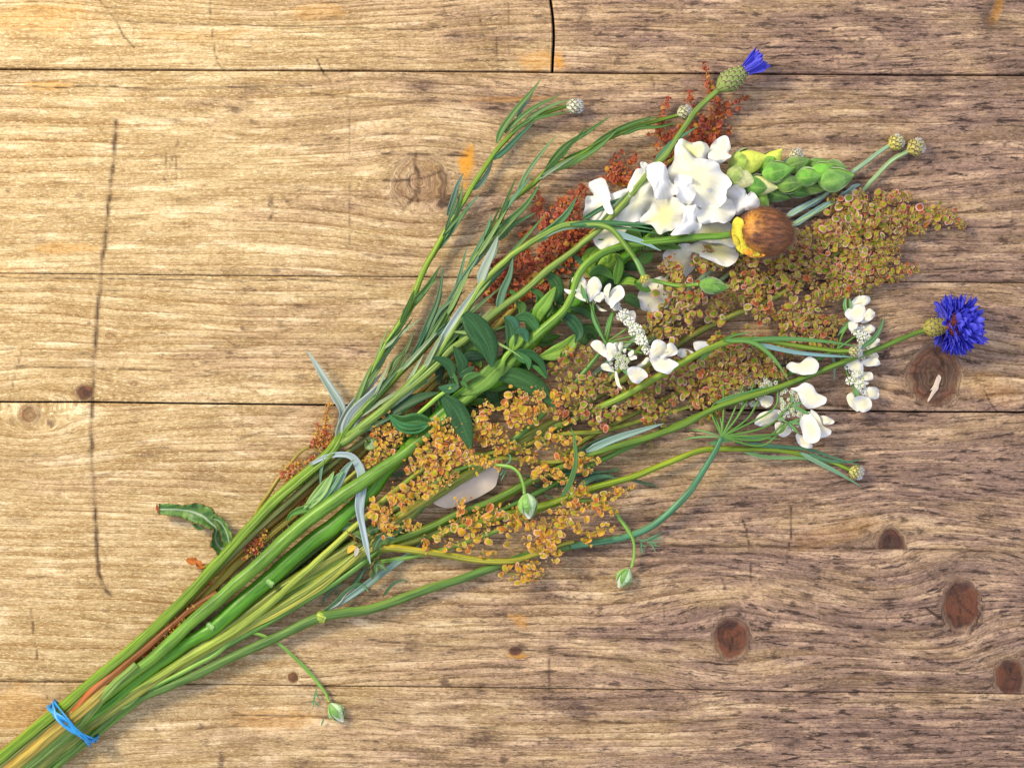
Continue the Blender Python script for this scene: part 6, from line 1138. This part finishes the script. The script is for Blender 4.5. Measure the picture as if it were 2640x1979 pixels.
sorrel('golden sorrel plume along the middle of the bundle, ending beside the pale scrap', zz([(1330, 1150), (1250, 1170), (1180, 1170), (1090, 1210), (1000, 1280), (900, 1370), (780, 1480), (640, 1600), (440, 1722)], 60, 50, 4, 10) + base(12, 50, 9), [
    (Z('c', [(900, 250), (1050, 160), (1200, 70), (1300, 0), (1380, -60)]), 50, 84, 1.5, 6), (Z('c', [(1000, 330), (1150, 260), (1300, 260), (1500, 300), (1640, 350)]), 56, 84, 1.7), (Z('c', [(1100, 120), (1250, 100), (1350, 220)]), 50, 84, 1.2), (Z('c', [(850, 400), (950, 300), (1000, 240)]), 46, 84, 1.3), (Z('c', [(680, 640), (800, 580), (950, 480), (1060, 420)]), 46, 84, 1.7), (Z('c', [(720, 600), (850, 640), (880, 660)]), 34, 84, 1.0), (Z('c', [(900, 560), (1050, 520), (1220, 440)]), 40, 80, 1.5), (Z('c', [(1000, 420), (1150, 400), (1280, 420)]), 34, 78, 1.3),
    (Z('c', [(500, 740), (600, 720), (720, 700)]), 44, 76, 1.5), (Z('c', [(600, 840), (720, 860), (840, 840), (960, 850)]), 36, 76, 1.6), (Z('c', [(560, 790), (640, 770), (740, 790)]), 30, 76, 1.2), (Z('i', [(740, 1640), (830, 1530), (900, 1480)]), 46, 84, 1.4), (Z('i', [(1000, 1560), (1080, 1460), (1180, 1420), (1350, 1370)]), 50, 80, 1.7), (Z('i', [(1050, 1640), (1200, 1560), (1360, 1480)]), 56, 78, 1.6), (Z('i', [(1400, 1420), (1520, 1400), (1700, 1380)]), 36, 72, 1.3), (Z('c', [(1360, 60), (1500, 20), (1620, 60), (1750, 200)]), 40, 78, 1.1), (Z('c', [(1450, -30), (1550, 80), (1600, 240)]), 40, 78, 1.1)], 'pod_gold', .95, 8.6, 84, (.22, .32, .04), cap=300)
sorrel('yellow sorrel cluster tucked behind the thick stems by the curled leaf', zz([(1060, 1140), (1000, 1160), (940, 1200), (860, 1270), (740, 1380), (600, 1510), (440, 1650), (330, 1740)], 50, 54, 4, 9) + base(-8, 54, 9), [
    (Z('d', [(850, 1030), (950, 1010), (1080, 1030), (1200, 1060)]), 40, 66, 1.6), (Z('d', [(900, 1120), (1000, 1150), (1100, 1090)]), 36, 66, 1.4), (Z('d', [(850, 1290), (940, 1230), (1040, 1190)]), 40, 66, 1.4), (Z('d', [(780, 1330), (850, 1310), (950, 1290)]), 34, 64, 1.3), (Z('d', [(1350, 960), (1450, 950), (1540, 930)]), 26, 92, 1.2), (Z('d', [(1380, 1060), (1500, 1030), (1580, 1010)]), 26, 88, 1.2), (Z('d', [(820, 1380), (900, 1400)]), 24, 60, 1.0), (Z('d', [(1000, 980), (900, 960)]), 24, 64, 1.0)], 'pod_gold', 1.0, 7.4, 66, (.24, .30, .04))
sorrel('lower right sorrel with gold and pink seeds splayed over the bare boards', [(1480, 1395, 30, 4), (1440, 1405, 32, 5), (1400, 1420, 32, 6), (1340, 1443, 32, 7), (1290, 1448, 34, 7.5), (1210, 1440, 36, 8), (1100, 1422, 38, 8), (980, 1410, 38, 9), (940, 1425, 36, 10), (870, 1458, 30, 10), (720, 1540, 26, 9), (560, 1640, 28, 9), (420, 1738, 34, 9)] + base(26, 38, 9), [
    (Z('c', [(960, 930), (1000, 1030), (1040, 1080)]), 26, 40, 1.0), (Z('c', [(1080, 960), (1180, 880), (1280, 800), (1260, 650), (1380, 580)]), 34, 56, 1.2), (Z('c', [(1130, 1060), (1180, 1000), (1280, 1020), (1380, 1060)]), 36, 44, 1.1), (Z('c', [(1300, 900), (1420, 780), (1450, 680)]), 44, 54, 1.3), (Z('c', [(1480, 780), (1580, 740), (1700, 750), (1830, 780)]), 40, 60, 1.4), (Z('c', [(1380, 1000), (1500, 880), (1600, 800)]), 46, 50, 1.2), (Z('c', [(1450, 1080), (1600, 1080)]), 22, 40, 1.2),
    (Z('e', [(330, 900), (400, 800), (560, 820), (640, 930)]), 50, 60, 1.3), (Z('e', [(560, 1040), (660, 920), (760, 800), (850, 700)]), 62, 60, 1.5), (Z('e', [(640, 1080), (720, 1000), (800, 1100), (760, 1170)]), 46, 56, 1.4), (Z('e', [(700, 880), (820, 830), (950, 860), (1000, 900)]), 50, 60, 1.2), (Z('e', [(850, 640), (900, 560), (980, 540), (1060, 520)]), 52, 62, 1.4), (Z('e', [(850, 720), (1000, 700), (1150, 620), (1300, 560), (1460, 510)]), 40, 56, 1.5), (Z('e', [(1050, 640), (1200, 700), (1300, 740)]), 44, 50, 1.2), (Z('e', [(1000, 960), (1150, 880), (1290, 850)]), 36, 44, 1.4), (Z('e', [(1030, 980), (1080, 1030)]), 22, 40, 1.0),
    (Z('e', [(300, 1240), (440, 1260), (560, 1240), (680, 1230)]), 34, 30, 1.4), (Z('e', [(430, 1180), (540, 1170), (650, 1150)]), 34, 34, 1.2), (Z('e', [(520, 1340), (600, 1290), (680, 1260)]), 22, 26, .9), (Z('e', [(340, 1000), (360, 960)]), 30, 50, .9), (Z('e', [(600, 380), (700, 400), (800, 450), (900, 470)]), 34, 60, 1.3), (Z('e', [(680, 350), (780, 380), (830, 440)]), 30, 60, 1.0)], 'pod_gold', .62, 9.6, 50, (.28, .30, .03), cap=300)
sorrel('gold sorrel sprig above the paper scrap, crossed by one drooping green leaf', zz([(1500, 1180), (1440, 1190), (1380, 1190), (1290, 1180), (1190, 1228), (1080, 1300), (1000, 1360), (820, 1520), (600, 1640), (420, 1745)], 50, 36, 4, 9) + base(36, 30, 8), [
    (Z('e', [(60, 80), (180, 60), (280, 180), (400, 200)]), 44, 64, 1.3), (Z('e', [(620, 60), (680, 130), (700, 200)]), 34, 64, .9), (Z('e', [(720, 40), (800, 100), (900, 130), (990, 100)]), 46, 66, 1.4), (Z('e', [(780, 200), (900, 260), (1020, 280), (1165, 300)]), 34, 62, 1.5), (Z('e', [(920, 330), (1000, 370), (1100, 370)]), 26, 58, 1.1), (Z('e', [(440, 200), (520, 190), (600, 260)]), 46, 56, 1.3), (Z('e', [(440, 280), (540, 300), (620, 280)]), 34, 54, 1.1), (Z('e', [(590, 390), (700, 360), (780, 420)]), 30, 56, 1.0), (Z('e', [(850, 350), (900, 340)]), 30, 60, .9)], 'pod_gold', .85, 8.8, 62, (.26, .30, .04))
# dock leaves of the sorrel stalks
R = thing('curled_dock_leaf', 'wavy green dock leaf with brown tip curling out to the left of the stems', 'leaf', (520, 1360, 20))
leaf_part(R, zz(Z('b', [(640, 1030), (560, 1040), (510, 960), (520, 870), (470, 820), (400, 760), (300, 720), (180, 705), (30, 705)]), 44, 30), 62, (.1, .2, .03), 'dock', fold=.5, prof=(.6, 1, 1, .8, .9, .9, .6, .55, .45), twist=(.2, .9, .3, -.5, .2), edge=6, step=6)
leaf_part(R, zz(Z('b', [(640, 1020), (620, 930), (590, 860), (540, 800), (490, 790)]), 52, 60), 30, (.1, .2, .03), 'dock', name='leaf_fold', fold=.7, prof=(.7, 1, .9, .8, .4), twist=(-.6, .4), edge=6, step=6)
leaf_part(R, zz(Z('b', [(440, 850), (380, 850), (330, 800), (310, 760)]), 30, 34), 22, (.1, .2, .03), 'dock', name='leaf_fold', fold=.3, prof='both', edge=3, step=6)
leaf_part(R, zz(Z('b', [(15, 660), (20, 700), (40, 755)]), 34, 30), 8, (.30, .07, .012), 'plain', name='leaf_tip', prof='both', fold=.4)
R = thing('withered_leaf', 'small withered orange brown leaf scrap, left of the stems below the curled leaf', 'leaf', (500, 1455, 16))
leaf_part(R, zz(Z('b', [(270, 1130), (310, 1150), (350, 1160), (390, 1190), (430, 1180)]), 24, 26), 22, (.42, .13, .02), 'plain', fold=.6, prof=(.4, 1, .8, .9, .3), twist=(.2, -.6, .5), edge=4, step=4)
leaf_part(R, zz(Z('b', [(400, 1240), (430, 1200), (440, 1170)]), 24, 28), 8, (.22, .36, .05), 'plain', name='leaf_stalk', prof='both')
R = thing('curled_dock_leaf', 'crumpled green dock leaves at the stem joint below the pale scrap', 'leaf', (960, 1430, 40))
for pts, wd, z0, z1, tw in ((Z('c', [(540, 1060), (590, 960), (660, 940), (730, 950)]), 40, 56, 50, .3), (Z('c', [(530, 1300), (520, 1220), (560, 1130), (600, 1080)]), 34, 44, 52, .9), (Z('c', [(650, 1230), (610, 1190), (570, 1180), (560, 1250)]), 20, 52, 54, -.4), (Z('c', [(480, 1010), (430, 960), (370, 920), (310, 890)]), 36, 58, 60, .5), (Z('c', [(260, 880), (330, 860), (380, 820)]), 34, 50, 54, -.3), (Z('c', [(420, 1000), (380, 950), (330, 900)]), 30, 62, 64, 1.0), (Z('c', [(480, 900), (560, 870), (600, 850)]), 24, 56, 56, 0)):
    leaf_part(R, zz(pts, z0, z1), wd, (.1, .2, .03), 'dock', fold=.4, prof='both', twist=(tw, tw + .5), edge=5, step=6)
leaf_part(R, zz(Z('c', [(320, 1080), (350, 1040), (390, 1020)]), 64, 66), 16, (.75, .40, .03), 'plain', name='yellow_leaf', prof='both')
leaf_part(R, zz(Z('c', [(380, 1110), (400, 1060), (390, 1020)]), 64, 66), 14, (.42, .40, .30), 'plain', name='dry_leaf', prof='both')
for q, (pts, wd) in enumerate([(Z('d', [(800, 1180), (860, 1130), (840, 1090)]), 40), (Z('d', [(850, 1270), (920, 1200), (900, 1120)]), 34), (Z('b', [(1590, 800), (1700, 720), (1740, 640)]), 30)]):
    leaf_part(R, zz(pts, 60, 62), wd, (.16, .28, .03), 'dock', name='leaf', fold=.4, prof='both', edge=3, step=6)
# ---------------------------------------------------------------- filler stems that belong to other grassy stalks
def grass(label, pts, z0, z1, r0, r1, s, zb, col):
    R = thing('flower_stem', label, 'stem', (pts[len(pts) // 2][0], pts[len(pts) // 2][1], 10), 'bare stems within the bundle')
    stem_part(R, zz(pts, z0, z1, r0, r1) + bundle(s, zb, r1), tuple(v * .8 for v in col), .15, 7)
    return R
grass('striped dull green stem in the shade, second from the left above the curled leaf', [(1040, 1060), (960, 1120), (852, 1199), (792, 1251), (701, 1330), (640, 1385), (560, 1465), (470, 1560), (370, 1655), (262, 1752)], 56, 60, 7, 10, -30, 58, (.17, .22, .06))
grass('red brown ridged stalk showing between the green stems near the band', [(560, 1530), (500, 1565), (440, 1615), (380, 1665), (300, 1735), (240, 1785)], 50, 66, 9, 13, -14, 60, (.26, .10, .025))
grass('yellow tan stalk lying on top of the bundle at the band', [(285, 1768), (262, 1788), (235, 1815)], 70, 78, 9, 15, -6, 72, (.36, .30, .05))
grass('cut hairy green stump lying on the bundle just above the band', [(352, 1712), (322, 1740), (292, 1768), (262, 1800), (228, 1838)], 88, 72, 9, 12, 14, 62, (.20, .35, .07))
grass('dark ridged green stem low in the bundle, right of the thick bright stem', [(905, 1400), (830, 1440), (760, 1490), (680, 1545), (600, 1600), (500, 1680), (400, 1750), (310, 1812)], 26, 30, 12, 13, 26, 30, (.05, .09, .016))
grass('dark green stem at the bottom of the bundle beside the table', [(860, 1440), (760, 1500), (640, 1585), (520, 1668), (400, 1752), (310, 1818)], 14, 16, 9, 11, 50, 14, (.05, .10, .02))
grass('thin dark stem under the left edge of the bundle', [(760, 1310), (660, 1395), (560, 1490), (450, 1590), (350, 1680), (250, 1765)], 20, 24, 7, 9, -46, 20, (.06, .11, .02))
grass('plain green stem buried in the middle of the bundle', [(900, 1350), (760, 1460), (600, 1590), (440, 1700), (330, 1780)], 20, 24, 10, 12, 6, 22, (.08, .16, .02))
grass('dark green ridged stem crossing beneath the golden sorrel plume', [(1620, 1000), (1500, 1075), (1380, 1130), (1300, 1170), (1200, 1230), (1100, 1290), (1000, 1350), (900, 1420), (760, 1510), (600, 1620), (430, 1740)], 24, 24, 6, 10, 20, 20, (.05, .11, .015))
grass('teal green stem running beside the lower sorrel towards the centre', [(1560, 1130), (1460, 1180), (1380, 1225), (1300, 1280), (1200, 1340), (1100, 1375), (1000, 1412), (850, 1480), (640, 1605), (430, 1745)], 20, 20, 6, 9, 46, 18, (.12, .24, .10))

# ---------------------------------------------------------------- rubber band, scrap
R = thing('rubber_band', 'blue rubber band wound twice round the stems near the lower left corner', 'rubber band', (187, 1863, 4))
def loop(tw, off, r, sl):
    pts = []
    for q in range(40):
        a = q / 40 * 2 * math.pi
        s = math.cos(a) * 72; zc = 50 + math.sin(a) * (47 if math.sin(a) > 0 else 44)
        base_ = np.array([190., 1860.]) + BN * s + BD * (off + sl * math.cos(a + .3) + 9 * math.sin(a * 2 + tw) + (0 if math.sin(a) < 0 else 10 * math.sin(a)))
        pts.append((base_[0], base_[1], max(zc, 4), r))
    pts.append(pts[0]); pts.append(pts[1]); return pts
for tw, off, sl in ((0, -4, -14), (2.0, 5, -9), (4.2, 1, -12)):
    mb = MB(); Q = spline(loop(tw, off, 4.6, sl), 6.0)
    k = 10; a = np.linspace(0, 2 * math.pi, k, endpoint=False); sec = np.stack([np.cos(a) * 1.35, np.sin(a) * .5], -1)[None] * Q[:, 3][:, None, None]
    # frame: along the path, outward from the bundle
    P = Q[:, :3]; T_ = np.gradient(P, axis=0); T_ /= np.linalg.norm(T_, axis=1)[:, None]; O_ = P - np.array([190., 1860., 50.]); O_ -= (O_ * T_).sum(1)[:, None] * T_; O_ /= np.linalg.norm(O_, axis=1)[:, None]; Sd = np.cross(T_, O_)
    tang = np.sin(np.arange(len(P)) * .16 + tw) * 1.2
    Sd2 = Sd * np.cos(tang)[:, None] + O_ * np.sin(tang)[:, None]; O2 = -Sd * np.sin(tang)[:, None] + O_ * np.cos(tang)[:, None]
    V = P[:, None] + Sd2[:, None] * sec[..., :1] + O2[:, None] * sec[..., 1:]; n = len(P)
    F = [(a_ * k + b_, a_ * k + (b_ + 1) % k, (a_ + 1) * k + (b_ + 1) % k, (a_ + 1) * k + b_) for a_ in range(n - 1) for b_ in range(k)]
    mb.add(V.reshape(-1, 3), F, np.zeros((n * k, 3))); mb.build('strand', 'band', R, (.02, .25, .56))
R = thing('paper_scrap', 'smooth pale beige scrap lying on the boards beneath the golden sorrel', 'paper scrap', (1210, 1260, 3))
o_ = Z('c', [(1050, 640), (1200, 540), (1380, 420), (1560, 340), (1615, 365), (1600, 450), (1570, 520), (1440, 600), (1300, 660), (1170, 695)])
mb = MB(); sheet(mb, o_, 16, 4, 1.0, (0, 0), 3.0, 5, k=2); mb.build('sheet', 'paper', R, (.66, .56, .45))

mb = MB(); sheet(mb, Z('k', [(1510, 705), (1530, 725), (1515, 770), (1510, 800), (1480, 840), (1445, 888), (1435, 880), (1455, 840), (1470, 800), (1450, 815), (1475, 780), (1490, 740)]), 1.5, 1.2, .4, (0, 0), 1.0, 4, k=3, per=3); mb.build('splinter', 'plain', table, (.62, .50, .38))
